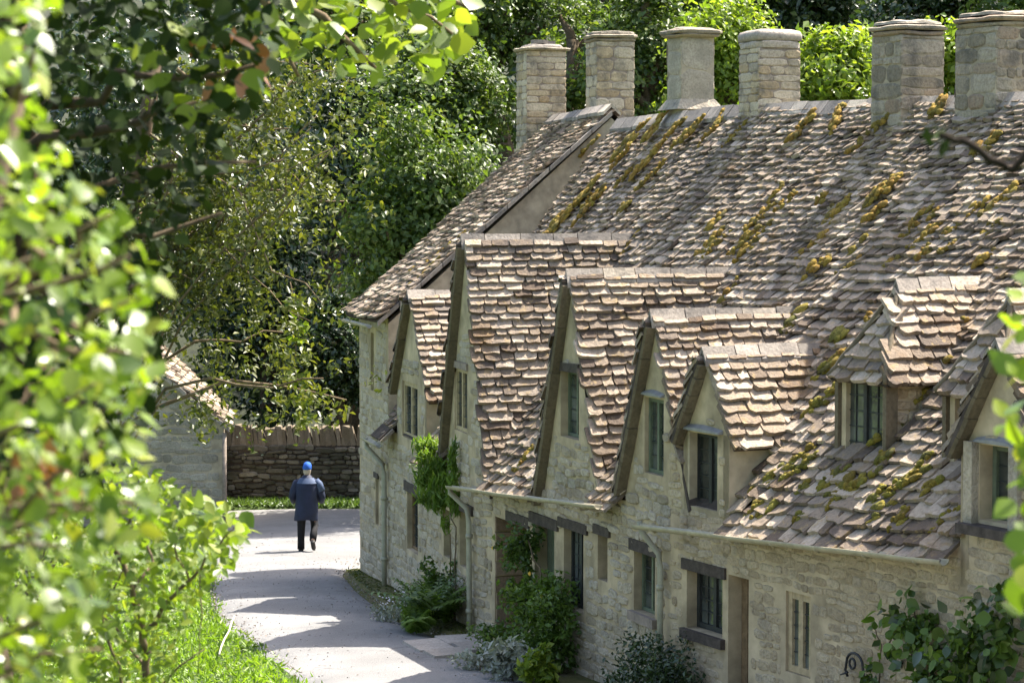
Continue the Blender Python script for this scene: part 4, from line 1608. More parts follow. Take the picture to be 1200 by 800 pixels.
def leaf_arrays(pts, size, nbias=(0, 0, 0.6), droop=0.0, aspect=0.55, var=0.35, outward=None):
    """folded four-sided leaves: returns coordinates and loops"""
    N = len(pts)
    n = nrg.normal(size=(N, 3)) + np.array(nbias) * 1.2
    if outward is not None:
        n = n + unit(outward) * 0.8
    n = unit(n)
    a = nrg.normal(size=(N, 3)) + np.array((0, 0, -droop))
    a = unit(a - n * (a * n).sum(1, keepdims=True))
    b = np.cross(n, a)
    L = size * nrg.uniform(1 - var, 1 + var, (N, 1))
    Wd = L * aspect * nrg.uniform(.8, 1.2, (N, 1))
    fold = Wd * nrg.uniform(.05, .35, (N, 1))
    p0 = pts - a * L * .5
    v = np.stack([p0, pts + b * Wd * .5 + n * fold - a * L * .05, p0 + a * L - n * L * .08, pts - b * Wd * .5 + n * fold - a * L * .05], axis=1)
    co = v.reshape(-1, 3)
    base = np.arange(N)[:, None] * 4
    loops = np.concatenate([base + np.array([0, 1, 2]), base + np.array([0, 2, 3])], axis=1).ravel()
    return co, loops


def leaves(name, pts, size, mat, parent, origin, kind=None, **kw):
    co, loops = leaf_arrays(pts, size, **kw)
    o_ = np.array(origin)
    me = big_mesh(name, co - o_, 3, loops, MT[mat])
    o = bpy.data.objects.new(name, me)
    put(o, parent, Matrix.Translation(origin))
    return props(o, kind=kind)


def clumps(centers, n, spread):
    """leaf positions gathered in clumps round the given centres"""
    c = np.repeat(np.asarray(centers, float), n, axis=0)
    d = nrg.normal(size=c.shape)
    d = unit(d) * nrg.uniform(0.15, 1.0, (len(c), 1)) ** 0.6
    return c + d * np.asarray(spread), d


def ellipsoid_points(c, r, n, shell=0.45):
    d = unit(nrg.normal(size=(n, 3)))
    rad = nrg.uniform(shell, 1.0, (n, 1))
    return np.asarray(c) + d * rad * np.asarray(r)


LEAFV = []
for k in range(5):                   # a fuller leaf for close foliage: 10 vertices, folded and curled
    r = random.Random(40 + k)
    prof = [(0, .0), (.14, .30), (.38, .48), (.66, .36), (1.0, 0.0)]
    vs, fs = [], []
    mid = [(0, y, -.10 * y * y) for y, w in prof]
    lf = [(-w * r.uniform(.85, 1.1), y + r.uniform(-.02, .02), .12 * w - .12 * y * y + r.uniform(-.02, .02)) for y, w in prof[1:4]]
    rt = [(w * r.uniform(.85, 1.1), y + r.uniform(-.02, .02), .12 * w - .12 * y * y + r.uniform(-.02, .02)) for y, w in prof[1:4]]
    vs = mid + lf + rt               # 0-4, 5-7, 8-10
    fs = [(0, 1, 5), (1, 2, 6, 5), (2, 3, 7, 6), (3, 4, 7), (0, 8, 1), (1, 8, 9, 2), (2, 9, 10, 3), (3, 10, 4)]
    LEAFV.append((np.array(vs), fs))
LEAFMESH = {}


def leaf_mesh(k, matkey):
    if (k, matkey) not in LEAFMESH:
        LEAFMESH[(k, matkey)] = mesh_of('leaf_piece', LEAFV[k][0], LEAFV[k][1], MT[matkey], True)
    return LEAFMESH[(k, matkey)]


def leaf_objects(pts, size, matkey, parent, limit=290, up=0.5, droop=.6, aspect=1.0, face=(0, 0, 0), mats=None):
    """close leaves as single objects; those past the limit joined as stuff"""
    P = [V(p) for p in pts]
    dat = []
    for p in P:
        n = V((rnd.gauss(0, 1) + face[0], rnd.gauss(0, 1) + face[1], rnd.gauss(0, 1) + up + face[2])).normalized()
        a = V((rnd.gauss(0, 1), rnd.gauss(0, 1), rnd.gauss(0, 1) - droop))
        a = (a - n * a.dot(n)).normalized()
        b = a.cross(n)
        L = size * rnd.uniform(.5, 1.4)
        asp = aspect * rnd.uniform(.6, 1.1)
        M = Matrix(((b.x * L * asp, a.x * L, n.x * L, p.x), (b.y * L * asp, a.y * L, n.y * L, p.y), (b.z * L * asp, a.z * L, n.z * L, p.z), (0, 0, 0, 1)))
        x, y, d = proj(p)
        ok = -20 < x < 1220 and -20 < y < 820
        dat.append((rnd.randrange(5), M, (L / d) if ok else 0))
    dat.sort(key=lambda t: -t[2])
    for k, M, w in dat[:limit]:
        mk = matkey if not mats else rnd.choice(mats)
        o = bpy.data.objects.new('leaf', leaf_mesh(k, mk))
        put(o, parent, M)
    rest = dat[limit:]
    if rest:
        rep_mesh('leaf_mass', MT[matkey], [l[0] for l in LEAFV], [l[1] for l in LEAFV], [(k, M) for k, M, _ in rest], parent, kind='stuff')


def wiggle(a, b, n, amp):
    a, b = V(a), V(b)
    out = []
    L = (b - a).length
    for i in range(n + 1):
        t = i / n
        j = V((rnd.gauss(0, 1), rnd.gauss(0, 1), rnd.gauss(0, 1))) * amp * L * math.sin(math.pi * t)
        out.append(a.lerp(b, t) + j)
    return out


def branch(m_, a, b, r0, r1, n=5, amp=.04, sides=6):
    pth = wiggle(a, b, n, amp)
    m_.tube(pth, [r0 + (r1 - r0) * i / n for i in range(n + 1)], sides)
    return pth


def tree(name, label, px, py, Y, rx, ry, matkey, nclump, per, leaf, group='trees of the wooded bank behind', spread=.16, gap=0.0):
    """background tree: trunk with limbs and an uneven crown of leaf clumps"""
    sx, sy = rx * Y / FPX, ry * Y / FPX
    c = at(px, py, Y)
    bz = zg(c.x, Y)
    t = empty(name, V((c.x, Y, bz)), label, 'tree', group)
    cc = ellipsoid_points(c, (sx, min(sx, sy) * .8, sy), nclump, .35)
    k2 = np.array([1 + .55 * noise.noise((p[0] * .55 + px, p[1] * .55, p[2] * .55)) for p in cc])
    cc = np.array(c) + (cc - np.array(c)) * k2[:, None]
    keep = np.array([noise.noise((p[0] * .35, p[1] * .35, p[2] * .35 + px)) > gap - .35 for p in cc])
    cc = cc[keep]
    cc = cc[cc[:, 2] > bz + .4]
    tm = MB()
    top = c + V((0, 0, sy * .3))
    tr = 0.035 * (c.z + sy - bz)
    branch(tm, (c.x + rnd.uniform(-.3, .3), Y, bz - .3), top, tr, tr * .35, 7, .02, 8)
    tm.build('trunk', MT['bark'], t)
    for i in range(7):
        lm = MB()
        e = cc[rnd.randrange(len(cc))]
        z0 = max(bz + .8, min(top.z - .2, e[2] - sy * .5))
        branch(lm, (c.x, Y, z0), e, tr * .4, tr * .08, 5, .05, 6)
        lm.build('limb', MT['bark'], t)
    s = min(sx, sy) * spread + .2
    pts, d = clumps(cc, int(per * 1.9), (s * 1.25, s * 1.1, s))
    leaf *= .72
    out = pts - np.array(c)
    leaves('crown', pts, leaf, matkey, t, c, outward=out, nbias=(.4, -.2, .6), var=.5)
    return t


# hillside under the wood: dark leaf litter
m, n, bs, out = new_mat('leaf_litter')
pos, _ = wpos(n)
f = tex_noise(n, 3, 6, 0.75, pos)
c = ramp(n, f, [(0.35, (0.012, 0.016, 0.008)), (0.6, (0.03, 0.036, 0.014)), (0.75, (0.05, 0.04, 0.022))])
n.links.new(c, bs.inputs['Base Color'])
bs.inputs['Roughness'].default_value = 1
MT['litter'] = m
mb = MB()
xs = np.linspace(-90, 90, 60)
ys = np.linspace(58.5, 138, 30)
mb.add([(x, y, zg(x, y) + .12 + .25 * noise.noise((x * .2, y * .2, 4))) for y in ys for x in xs],
       [(j * 60 + i, j * 60 + i + 1, (j + 1) * 60 + i + 1, (j + 1) * 60 + i) for j in range(29) for i in range(59)], True)
mb.build('hillside', MT['litter'], None, origin=V((0, 58.5, -1.3)), kind='structure')

TREES = [
    ('evergreen_tree', 'dark evergreen behind the left barn', 175, 230, 63, 140, 220, 'leaf_deep', 170, 45, .26),
    ('evergreen_tree', 'dense dark evergreen rising over the boundary wall left of the walker', 315, 340, 61.5, 100, 170, 'leaf_deep', 170, 45, .24),
    ('evergreen_tree', 'dark green tree above the walker, left of the roof', 425, 190, 64, 95, 140, 'leaf_deep', 150, 45, .24),
    ('broadleaf_tree', 'mid green tree filling the top behind the hanging maple branch', 390, 40, 70, 130, 110, 'leaf_mid', 150, 45, .26),
    ('broadleaf_tree', 'glossy green tree left of the farthest chimney', 530, 120, 63, 85, 125, 'leaf_mid', 150, 45, .23),
    ('broadleaf_tree', 'tall green tree above the farthest chimney', 585, 5, 72, 110, 90, 'leaf_mid', 130, 45, .26),
    ('broadleaf_tree', 'green tree between the two pale coursed chimneys', 672, 80, 64, 70, 110, 'leaf_mid', 130, 45, .23),
    ('broadleaf_tree', 'green tree behind the gap left of the smooth grey chimney', 762, 70, 63, 75, 100, 'leaf_mid', 130, 45, .23),
    ('lime_green_bush', 'yellow green tree between the smooth grey and the round capped chimneys', 850, 70, 56, 75, 95, 'leaf_lime', 110, 40, .22),
    ('lime_green_bush', 'bright yellow green bush right of the round capped chimney', 985, 95, 50, 70, 75, 'leaf_lime', 100, 38, .24),
    ('evergreen_tree', 'dark tree above the bright bush at the top', 955, 0, 66, 90, 65, 'leaf_deep', 110, 45, .26),
    ('evergreen_tree', 'dark tree behind the grey rubble chimney', 1090, 10, 62, 85, 75, 'leaf_deep', 110, 45, .26),
    ('lime_green_bush', 'bright yellow green bush in the gap between the two rubble chimneys', 1125, 95, 50, 50, 75, 'leaf_lime', 80, 38, .22),
    ('broadleaf_tree', 'mid green tree above the broad nearest chimney', 1210, 20, 60, 90, 110, 'leaf_mid', 110, 45, .24),
    ('broadleaf_tree', 'leafy tree close behind the far end cottage', 492, 255, 53, 95, 150, 'leaf_mid', 230, 45, .2),
    ('broadleaf_tree', 'tree whose boughs shade the lane behind the far end cottage', 492, 318, 55.5, 95, 130, 'leaf_mid', 230, 45, .22),
    ('evergreen_tree', 'dark bushy evergreen between wall and far end cottage', 395, 415, 60, 60, 100, 'leaf_deep', 130, 45, .2),
    ('broadleaf_tree', 'tall green tree at the top between grey and buff chimneys', 820, -10, 70, 100, 80, 'leaf_mid', 120, 45, .26),
    ('broadleaf_tree', 'green tree topping the frame above the pale capped chimney', 710, -10, 74, 100, 80, 'leaf_mid', 120, 45, .27),
]
for a in TREES:
    tree(*a)
# far wood: one mass
N = 26000
px_ = nrg.uniform(60, 1260, N)
py_ = nrg.uniform(-120, 520, N)
pts = np.array([at(x, y, yy) for x, y, yy in zip(px_, py_, nrg.uniform(76, 90, N))])
pts = pts[pts[:, 2] > np.array([zg(p[0], p[1]) for p in pts]) - .5]
wood = leaves('woodland', pts, .5, 'leaf_deep', None, V((0, 80, 2)), kind='stuff')

# ------------------------------------------------------------------ boundary wall at the back of the lane
bw = empty('stone_wall', V((-4, 57.2, -1.1)), 'dry stone boundary wall with upright coping stones across the back of the lane', 'wall')
BF = Frame((-10, 57.1), R(90), lambda s: 0)
mq = MB()
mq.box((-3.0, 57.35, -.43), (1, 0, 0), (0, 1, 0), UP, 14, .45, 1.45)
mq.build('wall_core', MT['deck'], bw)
it = stone_items(BF, 0, 14, -1.15, .3, lambda a, b, z0, z1: True, h=(.09, .16), wd_=(.14, .5), proud=(.015, .07), gap=.012, wob=.1)
MT['shadestone'] = piece_mat('shaded_wall_stone', [(0, (0.06, 0.053, 0.042)), (0.6, (0.105, 0.092, 0.073)), (1, (0.22, 0.195, 0.16))], stain=(0.04, 0.042, 0.024), stain_amt=.7)  # damp mossy stone, with the trees' shade put into its colour
MT['coping'] = piece_mat('coping_stone', [(0, (0.12, 0.095, 0.065)), (0.6, (0.17, 0.135, 0.095)), (1, (0.24, 0.195, 0.145))], stain=(0.12, 0.09, 0.05), stain_amt=.6)
scatter_pieces('stone', 'stone', 'stone_run', 'shadestone', it, bw, 290)
x = -10.0
k = 0
cop = [mesh_of('coping_piece', SB[i] * np.array((1, 1, 1)), SF[i], MT['coping']) for i in range(6)]
while x < 3.5:
    w = rnd.uniform(.06, .15)
    hgt = rnd.uniform(.40, .48)
    ln = rnd.gauss(.1, .1)
    mq = MB()
    c = V((x + w / 2, 57.33, .3))
    ax, az = V((math.cos(ln), 0, math.sin(ln))), V((-math.sin(ln), 0, math.cos(ln)))
    tt = rnd.uniform(.8, 1.1)
    mq.hexa([c + ax * sx * w / 2 + V((0, sy * .22, 0)) for sx, sy in ((-1, -1), (1, -1), (1, 1), (-1, 1))] +
            [c + ax * sx * w / 2 * tt + V((0, sy * .15, 0)) + az * (hgt + rnd.uniform(-.04, .04)) for sx, sy in ((-1, -1), (1, -1), (1, 1), (-1, 1))])
    mq.build('coping_stone', MT['coping'], bw)
    x += w + .002
    k += 1

# ------------------------------------------------------------------ barn on the left
bn = empty('stone_barn', V((-8.9, 54.5, -1.2)), 'small stone outbuilding with slate gable beyond the lawn on the left', 'barn')
GF = Frame((-11.6, 53), R(90), lambda s: 1.15)
GD = dict(fr=GF, sc=2.62, half=2.62, zf=1.22, za=3.36)
gt = lambda s: GD['za'] - abs(s - GD['sc']) / GD['half'] * (GD['za'] - GD['zf'])
gw = wall_panel('gable_wall', GF, 0, 5.24, -1.4, gt, [2.62], [], MT['render'], bn)
it = stone_items(GF, 0, 5.24, -1.3, 3.3, clear_of([], gt), h=(.1, .22), wd_=(.16, .5), proud=(.004, .02), gap=.012, wob=.1)
MT['barnstone'] = piece_mat('grey_barn_stone', [(0, (0.24, 0.215, 0.175)), (0.5, (0.32, 0.29, 0.24)), (1, (0.38, 0.35, 0.29))], stain=(0.16, 0.145, 0.11), stain_amt=.7, stain_scale=1.4, bstr=.9)
scatter_pieces('stone', 'stone', 'stone_run', 'barnstone', it, gw, 220)
mq = MB()
mq.quad((-6.36, 53, -1.4), (-6.75, 56.6, -1.4), (-6.75, 56.6, 1.2), (-6.36, 53, 1.2))
mq.quad((-11.6, 53, -1.4), (-11.6, 56.6, -1.4), (-11.6, 56.6, 1.2), (-11.6, 53, 1.2))
mq.build('side_wall', MT['render'], bn)
e0, e1, r1, r0 = V((-6.2, 52.85, 1.12)), V((-6.6, 56.7, 1.12)), V((-8.98, 56.7, 3.40)), V((-8.98, 52.85, 3.40))
mq = MB()
deck(mq, e0, e1, r1, r0, .08)
f0, f1 = V((-11.8, 52.85, 1.12)), V((-11.8, 56.7, 1.12))
deck(mq, f0, f1, r1, r0, .08, flip=True)
br = mq.build('roof', MT['deck'], bn)
it = tile_rows(e0, e1, r1, r0, .19, .14, .34, .25, wave=.02, sag=.03)
scatter_pieces('tile', 'roof_tile', 'roof_tile_run', 'tile', it, br, 250)
for i in range(9):
    a_, b_ = e0.lerp(r0, i / 9 + .004), e0.lerp(r0, (i + 1) / 9 - .004)
    mq = MB()
    y_ = V((0, .22, 0))
    u_ = V((0, 0, .1 + rnd.uniform(-.02, .02)))
    a_ = a_ - V((0, .04 + rnd.uniform(-.02, .02), .1))
    b_ = b_ - V((0, .04, .1))
    mq.hexa([a_, b_, b_ + y_, a_ + y_, a_ + u_, b_ + u_, b_ + y_ + u_, a_ + y_ + u_])
    mq.build('verge_slab', MT['ridge'], br)
mq = MB()
mq.tube([(-6.32, 52.9, 1.0), (-6.32, 52.9, -1.2)], .05, 8)
mq.build('downpipe', MT['sill'], bn)

# ------------------------------------------------------------------ moss on the roofs
def roof_pt(fr, zr, s, w, lift=.06):
    return fr.p(s, w, zmain(fr, zr, s, w) + lift * .62) - fr.n * lift * .79


def moss(cot, fr, zr, spots, mat, name='moss', lift=.125):
    sp = []
    sl = V((fr.n * -W - UP * (zr - fr.ze(0)))).normalized()
    nr = fr.d.cross(-sl)
    if nr.z < 0: nr = -nr
    for (px, py, L, wd_, tl) in spots:
        # drop a ray from the road side on to the roof plane
        A = fr.p(0, 0, fr.ze(0))
        d_ = (at(px, py, 30) - CAMP).normalized()
        t = (A - CAMP).dot(nr) / d_.dot(nr)
        p = CAMP + d_ * t + nr * .05
        s, w = fr.sw(p)
        zz = zmain(fr, zr, s, w)
        p = fr.p(s, w, zz) + nr * lift
        sp.append((p, nr, sl + fr.d * tl, L, wd_ * 1.4, .085))
    it = moss_items(sp)
    rep_mesh(name, MT[mat], MBs, MFs, it, cot, kind='stuff')


moss(c2, fA, 7.4, [(745, 165, .9, .12, -.5), (765, 190, .8, .12, -.5), (690, 230, .8, .14, -.5), (668, 255, .9, .12, -.5), (655, 265, .5, .12, -.3), (735, 185, .5, .1, -.3), (775, 150, .5, .14, -.2)], 'moss')
moss(c3, fB, 7.23, [(822, 150, .5, .1, -.4), (850, 142, .5, .1, .2), (735, 300, .5, .12, -.4), (750, 285, .5, .12, -.5), (842, 290, .5, .12, -.6), (885, 300, .5, .1, -.6), (900, 260, .5, .1, -.6), (985, 260, .6, .12, -.7), (865, 350, .35, .1, -.3),
                    (950, 150, .5, .11, -.4), (990, 140, .5, .1, .5), (960, 300, .5, .1, -.7), (610, 530, .5, .1, -.6), (600, 548, .4, .1, -.5), (712, 560, .3, .08, -.4), (920, 230, .3, .08, -.4)], 'moss')
moss(c4, fC, 7.14, [(1040, 225, .5, .12, -.7), (1035, 250, .3, .1, -.5), (1050, 220, .3, .1, -.5), (1005, 315, .4, .08, -.8), (1090, 255, .3, .09, -.6), (1180, 240, .5, .1, -.6), (1110, 125, .3, .14, 0), (1150, 255, .4, .09, -.6), (1170, 275, .3, .09, -.6),
                    (830, 420, .01, .01, 0)], 'moss')
mr = random.Random(77)
for cot_, fr_, zr_, x0, x1, y0, y1, n_ in ((c2, fA, 7.4, 690, 790, 150, 260, 7), (c3, fB, 7.23, 700, 900, 145, 300, 9), (c4, fC, 7.14, 1000, 1190, 150, 300, 5)):
    moss(cot_, fr_, zr_, [(mr.uniform(x0, x1), mr.uniform(y0, y1), mr.uniform(.2, .8), mr.uniform(.06, .11), mr.uniform(-.9, -.3)) for _ in range(n_)], 'moss')
moss(c4, fC, 7.14, [(mr.uniform(890, 1125), mr.uniform(545, 640), mr.uniform(.12, .4), mr.uniform(.06, .1), mr.uniform(-.9, -.3)) for _ in range(16)], 'gmoss', 'green_moss', .165)
moss(c4, fC, 7.14, [(mr.uniform(930, 1180), mr.uniform(230, 440), mr.uniform(.12, .4), mr.uniform(.06, .1), mr.uniform(-.9, -.3)) for _ in range(14)], 'moss', 'moss', .15)
moss(c3, fB, 7.23, [(mr.uniform(600, 640), mr.uniform(520, 560), .25, .08, -.5) for _ in range(4)] + [(712, 562, .3, .1, -.4), (708, 572, .2, .08, -.4)], 'moss', 'moss', .16)
moss(c4, fC, 7.14, [(1095, 455, 0.62, 0.121, -.9), (1080, 490, 0.50, 0.121, -.6), (985, 470, 0.38, 0.095, -.8), (970, 485, 0.38, 0.095, -.8), (945, 563, 0.38, 0.081, -.6), (920, 570, 0.62, 0.095, -.8), (912, 615, 0.25, 0.108, -.4), (990, 578, 0.38, 0.095, -.6), (1030, 582, 0.31, 0.095, -.6),
                    (1125, 640, 0.38, 0.081, -.6), (1040, 605, 0.25, 0.081, -.5), (980, 440, 0.38, 0.095, -.6), (940, 380, 0.38, 0.135, -.3), (1000, 400, 0.15, 0.135, 0), (955, 545, 0.25, 0.081, -.5), (1050, 525, 0.38, 0.081, -.7)], 'gmoss', 'green_moss', .155)
sp = []
for (px, py) in ((1175, 330), (1168, 345), (1158, 362), (1150, 375), (1143, 388), (1135, 402), (1128, 418), (1120, 428), (1112, 438), (1105, 448), (1100, 458)):
    A = fC.p(0, 0, fC.ze(0))
    sl = V((fC.n * -W - UP * (7.13 - fC.ze(0)))).normalized()
    nr = fC.d.cross(-sl)
    if nr.z < 0: nr = -nr
    d_ = (at(px, py, 30) - CAMP).normalized()
    p = CAMP + d_ * ((A - CAMP).dot(nr) / d_.dot(nr)) + nr * .1
    sp.append((p, nr, sl - fC.d * .5, .18, .15, .12))
rep_mesh('valley_moss', MT['gmoss'], MBs, MFs, moss_items(sp), c4, kind='stuff')
sp = []
for i in range(14):
    p = fA.p(-8.6, 0, 4.3).lerp(fA.p(-6.8, .9, 5.0), rnd.random()) + V((0, 0, .02))
    t_ = rnd.random()
    q = fA.p(-7.4 + rnd.uniform(-1, .8), 0, 0)
    w = rnd.uniform(0, 1.6)
    s = rnd.uniform(-8.4, -6.4)
    nr = (UP * W - fA.n * 3.4).normalized()
    sp.append((fA.p(s, w, 4.22 + w * 3.42 / (W + OV)) + nr * .08, nr, -fA.n - UP * .87 - fA.d * .4, rnd.uniform(.2, .5), .1, .06))
rep_mesh('moss', MT['moss'], MBs, MFs, moss_items(sp), c1, kind='stuff')

# ------------------------------------------------------------------ the walker
PX, PY = -3.94, 46.2
PZ = zg(PX, PY) + .06
me = bpy.data.meshes.new('person')
J = [(0, 0, .93), (0, .02, 1.12), (0, .03, 1.33), (0, .05, 1.47), (0, .07, 1.60),                 # spine to head
     (-.10, 0, .88), (-.125, .02, .48), (-.13, -.01, .09), (-.13, .12, .045),                          # standing leg
     (.11, 0, .88), (.15, .16, .50), (.14, -.20, .27), (.15, -.13, .14),                               # trailing leg, heel up
     (-.17, .03, 1.31), (-.29, .03, 1.12), (-.26, .20, .99), (-.20, .27, 1.0),
     (.17, .03, 1.31), (.30, .03, 1.12), (.27, .20, .99), (.21, .27, 1.0)]
Ed = [(0, 1), (1, 2), (2, 3), (3, 4), (0, 5), (5, 6), (6, 7), (7, 8), (0, 9), (9, 10), (10, 11), (11, 12), (2, 13), (13, 14), (14, 15), (15, 16), (2, 17), (17, 18), (18, 19), (19, 20)]
rad = [.13, .13, .11, .055, .085, .085, .06, .045, .035, .085, .06, .045, .035, .06, .045, .036, .03, .06, .045, .036, .03]
me.from_pydata(J, Ed, [])
pe = bpy.data.objects.new('person', me)
put(pe, None, Matrix.Translation((PX, PY, PZ)))
me.materials.append(MT['skin'])
sk = pe.modifiers.new('skin', 'SKIN')
for v, r_ in zip(me.skin_vertices[0].data, rad):
    v.radius = (r_, r_)
me.skin_vertices[0].data[0].use_root = True
sb = pe.modifiers.new('sub', 'SUBSURF')
sb.levels = sb.render_levels = 2
pe.scale[0] = .9
props(pe, 'person in a navy jacket and bright blue cap walking away up the road', 'person')
PO = V((PX, PY, PZ))


def ell(cx, cy, z, rx, ry, n=28, wob=0):
    return [PO + V((cx + rx * math.cos(2 * math.pi * k / n) * (1 + wob * .5 * math.sin(7 * k * 6.283 / n + z * 5)), cy + ry * math.sin(2 * math.pi * k / n) * (1 + wob * math.sin(9 * k * 6.283 / n + z * 7)), z + wob * .25 * math.sin(3 * k * 6.283 / n))) for k in range(n)]


mq = MB()
mq.loft([ell(-.02, 0, .63, .255, .17, wob=.06), ell(-.015, .0, .67, .258, .18, wob=.05), ell(0, .0, .85, .245, .175, wob=.03), ell(0, .01, 1.08, .24, .17, wob=.03), ell(0, .02, 1.25, .265, .165), ell(0, .03, 1.34, .245, .15), ell(0, .035, 1.40, .18, .12),
         ell(0, .04, 1.43, .13, .10), ell(0, .05, 1.49, .075, .08)])
jk = mq.build('jacket', MT['jacket'], pe)
for sg in (-1, 1):
    mq = MB()
    mq.tube([PO + V(q) for q in ((sg * .13, .03, 1.385), (sg * .22, .03, 1.335), (sg * .29, .02, 1.17), (sg * .315, .02, 1.07), (sg * .30, .12, .99), (sg * .255, .22, .985))], [.05, .082, .085, .08, .07, .055], 14)
    mq.build('sleeve', MT['jacket'], jk)
mq = MB()
mq.loft([ell(.01, .022, 1.335, .250, .156), ell(.005, .030, 1.365, .232, .146), ell(.0, .036, 1.405, .188, .126), ell(.0, .042, 1.437, .138, .107)], cap=False)
mq.build('shoulder_yoke', MT['yoke'], jk)
mq = MB()
mq.tube([PO + V(q) for q in ((.19, .02, 1.385), (.262, .01, 1.31), (.318, .0, 1.18))], [.066, .081, .078], 12)
mq.build('sleeve_panel', MT['yoke'], jk)
mq = MB()
mq.tube([PO + V(q) for q in ((-.10, .0, .9), (-.115, .01, .72), (-.125, .02, .48), (-.13, .0, .26), (-.13, -.005, .06))], [.105, .10, .085, .075, .078], 14)
tr_ = mq.build('trousers', MT['trouser'], pe)
mq = MB()
mq.tube([PO + V(q) for q in ((.10, .0, .9), (.125, .08, .70), (.15, .155, .50), (.145, -.04, .37), (.14, -.18, .26))], [.105, .10, .086, .078, .072], 14)
mq.build('trouser_leg', MT['trouser'], tr_)
for (h_, t_) in (((-.13, -.07, .045), (-.135, .19, .04)), ((.14, -.25, .24), (.155, -.10, .07))):
    mq = MB()
    a_, b_ = PO + V(h_), PO + V(t_)
    mq.tube([a_ - (b_ - a_).normalized() * .01, a_, a_.lerp(b_, .4), a_.lerp(b_, .8), b_], [.03, .048, .05, .05, .03], 12)
    mq.build('shoe', MT['shoe'], pe)
mq = MB()
mq.loft([ell(0, .07, 1.59, .092, .105), ell(0, .07, 1.62, .096, .112), ell(.005, .075, 1.67, .09, .108), ell(.005, .08, 1.715, .07, .085), ell(.005, .085, 1.735, .03, .04)])
cp = mq.build('cap', MT['cap'], pe)
mq = MB()
mq.loft([ell(0, .19, 1.585, .085, .10), ell(0, .19, 1.60, .085, .10)])
mq.build('cap_peak', MT['cap'], cp)
mq = MB()
mq.loft([ell(0, .055, 1.50, .066, .072), ell(0, .055, 1.54, .078, .09), ell(0, .06, 1.595, .089, .104)], cap=False)
mq.build('hair', MT['ridge'], pe)

# ------------------------------------------------------------------ garden plants along the cottages
def plant(name, label, base, blobs, leaf, matkey, cat='plant', group=None, droop=.3, stem=None, stem_r=.012, per=26, stemmat='twig', aspect=.5, nb=(0, -.3, .6)):
    """blobs: (centre, radii, clumps)"""
    t = empty(name, V(base), label, cat, group)
    P = []
    for c, r_, k in blobs:
        cc = ellipsoid_points(c, r_, k, .3)
        p, d = clumps(cc, per, np.asarray(r_) * .28 + .03)
        P.append(p)
    P = np.concatenate(P)
    P = P[P[:, 2] > base[2] - .05]
    leaves('foliage', P, leaf, matkey, t, V(blobs[0][0]), droop=droop, aspect=aspect, nbias=nb)
    for pth in (stem or [[base, blobs[0][0]]]):
        m_ = MB()
        w_ = []
        for a_, b_ in zip(pth[:-1], pth[1:]):
            w_ += wiggle(a_, b_, 4, .03)[:-1]
        w_.append(V(pth[-1]))
        n_ = len(w_)
        m_.tube(w_, [stem_r * (1 - .6 * i / n_) for i in range(n_)], 6)
        m_.build('stem', MT[stemmat], t)
    return t


def gz(p):
    return V((p.x, p.y, zg(p.x, p.y) + .05))


a = fA.p
cr = plant('creeper', 'soft green creeper hanging from the wall below the tall gable', gz(a(-.9, -.1, 0)),
           [(a(-1.9, -.18, 2.45), (.26, .1, .3), 12), (a(-1.6, -.2, 2.1), (.36, .14, .4), 20), (a(-1.15, -.18, 1.85), (.36, .12, .34), 16), (a(-2.2, -.13, 2.1), (.3, .08, .3), 8), (a(-.8, -.13, 1.75), (.18, .07, .42), 8), (a(-.7, -.12, 2.4), (.1, .05, .4), 5)],
           .17, 'leaf_fern', droop=2.6, stem=[[gz(a(-.85, -.04, 0)), a(-.95, -.04, .8), a(-.8, -.05, 1.4), a(-1.2, -.12, 1.9)], [gz(a(-1.0, -.04, 0)), a(-1.2, -.04, 1.0), a(-1.5, -.12, 1.9)]], stem_r=.014, aspect=.16, nb=(0, -.8, 0), per=34)



def fern(name, label, base, n, L, matkey, width=.1, group=None, spread=.9):
    """arching fronds from one root, each a curved strip of leaflets"""
    t = empty(name, V(base), label, 'plant', group)
    for i in range(n):
        an = 2 * math.pi * i / n + rnd.uniform(-.3, .3)
        l = L * rnd.uniform(.7, 1.15)
        sp_ = spread * rnd.uniform(.6, 1.1)
        m_ = MB()
        P_ = []
        for k in range(12):
            q = k / 11
            P_.append(V(base) + V((math.cos(an), math.sin(an), 0)) * (l * sp_ * (q ** 1.2) * .8) + UP * (l * (1.15 * q - .65 * q * q * sp_)))
        m_.tube(P_, [.006 * (1 - .7 * k / 11) for k in range(12)], 4, False)
        sd = V((-math.sin(an), math.cos(an), 0))
        for k in range(2, 12):
            fw_ = P_[k] - P_[k - 1]
            wl = width * 2.2 * l * math.sin(math.pi * min(1, k / 12 * .85 + .12))
            for sg in (-1, 1):
                tip = P_[k - 1] + sd * sg * wl + fw_ * .9 - UP * wl * .35
                m_.add([P_[k - 1], P_[k - 1] + fw_ * .5 + sd * sg * wl * .45 + UP * .012, tip, P_[k - 1] + fw_ * .95 + sd * sg * wl * .1], [(0, 1, 2, 3)] if sg < 0 else [(3, 2, 1, 0)])
        m_.build('frond', MT[matkey], t)
    return t


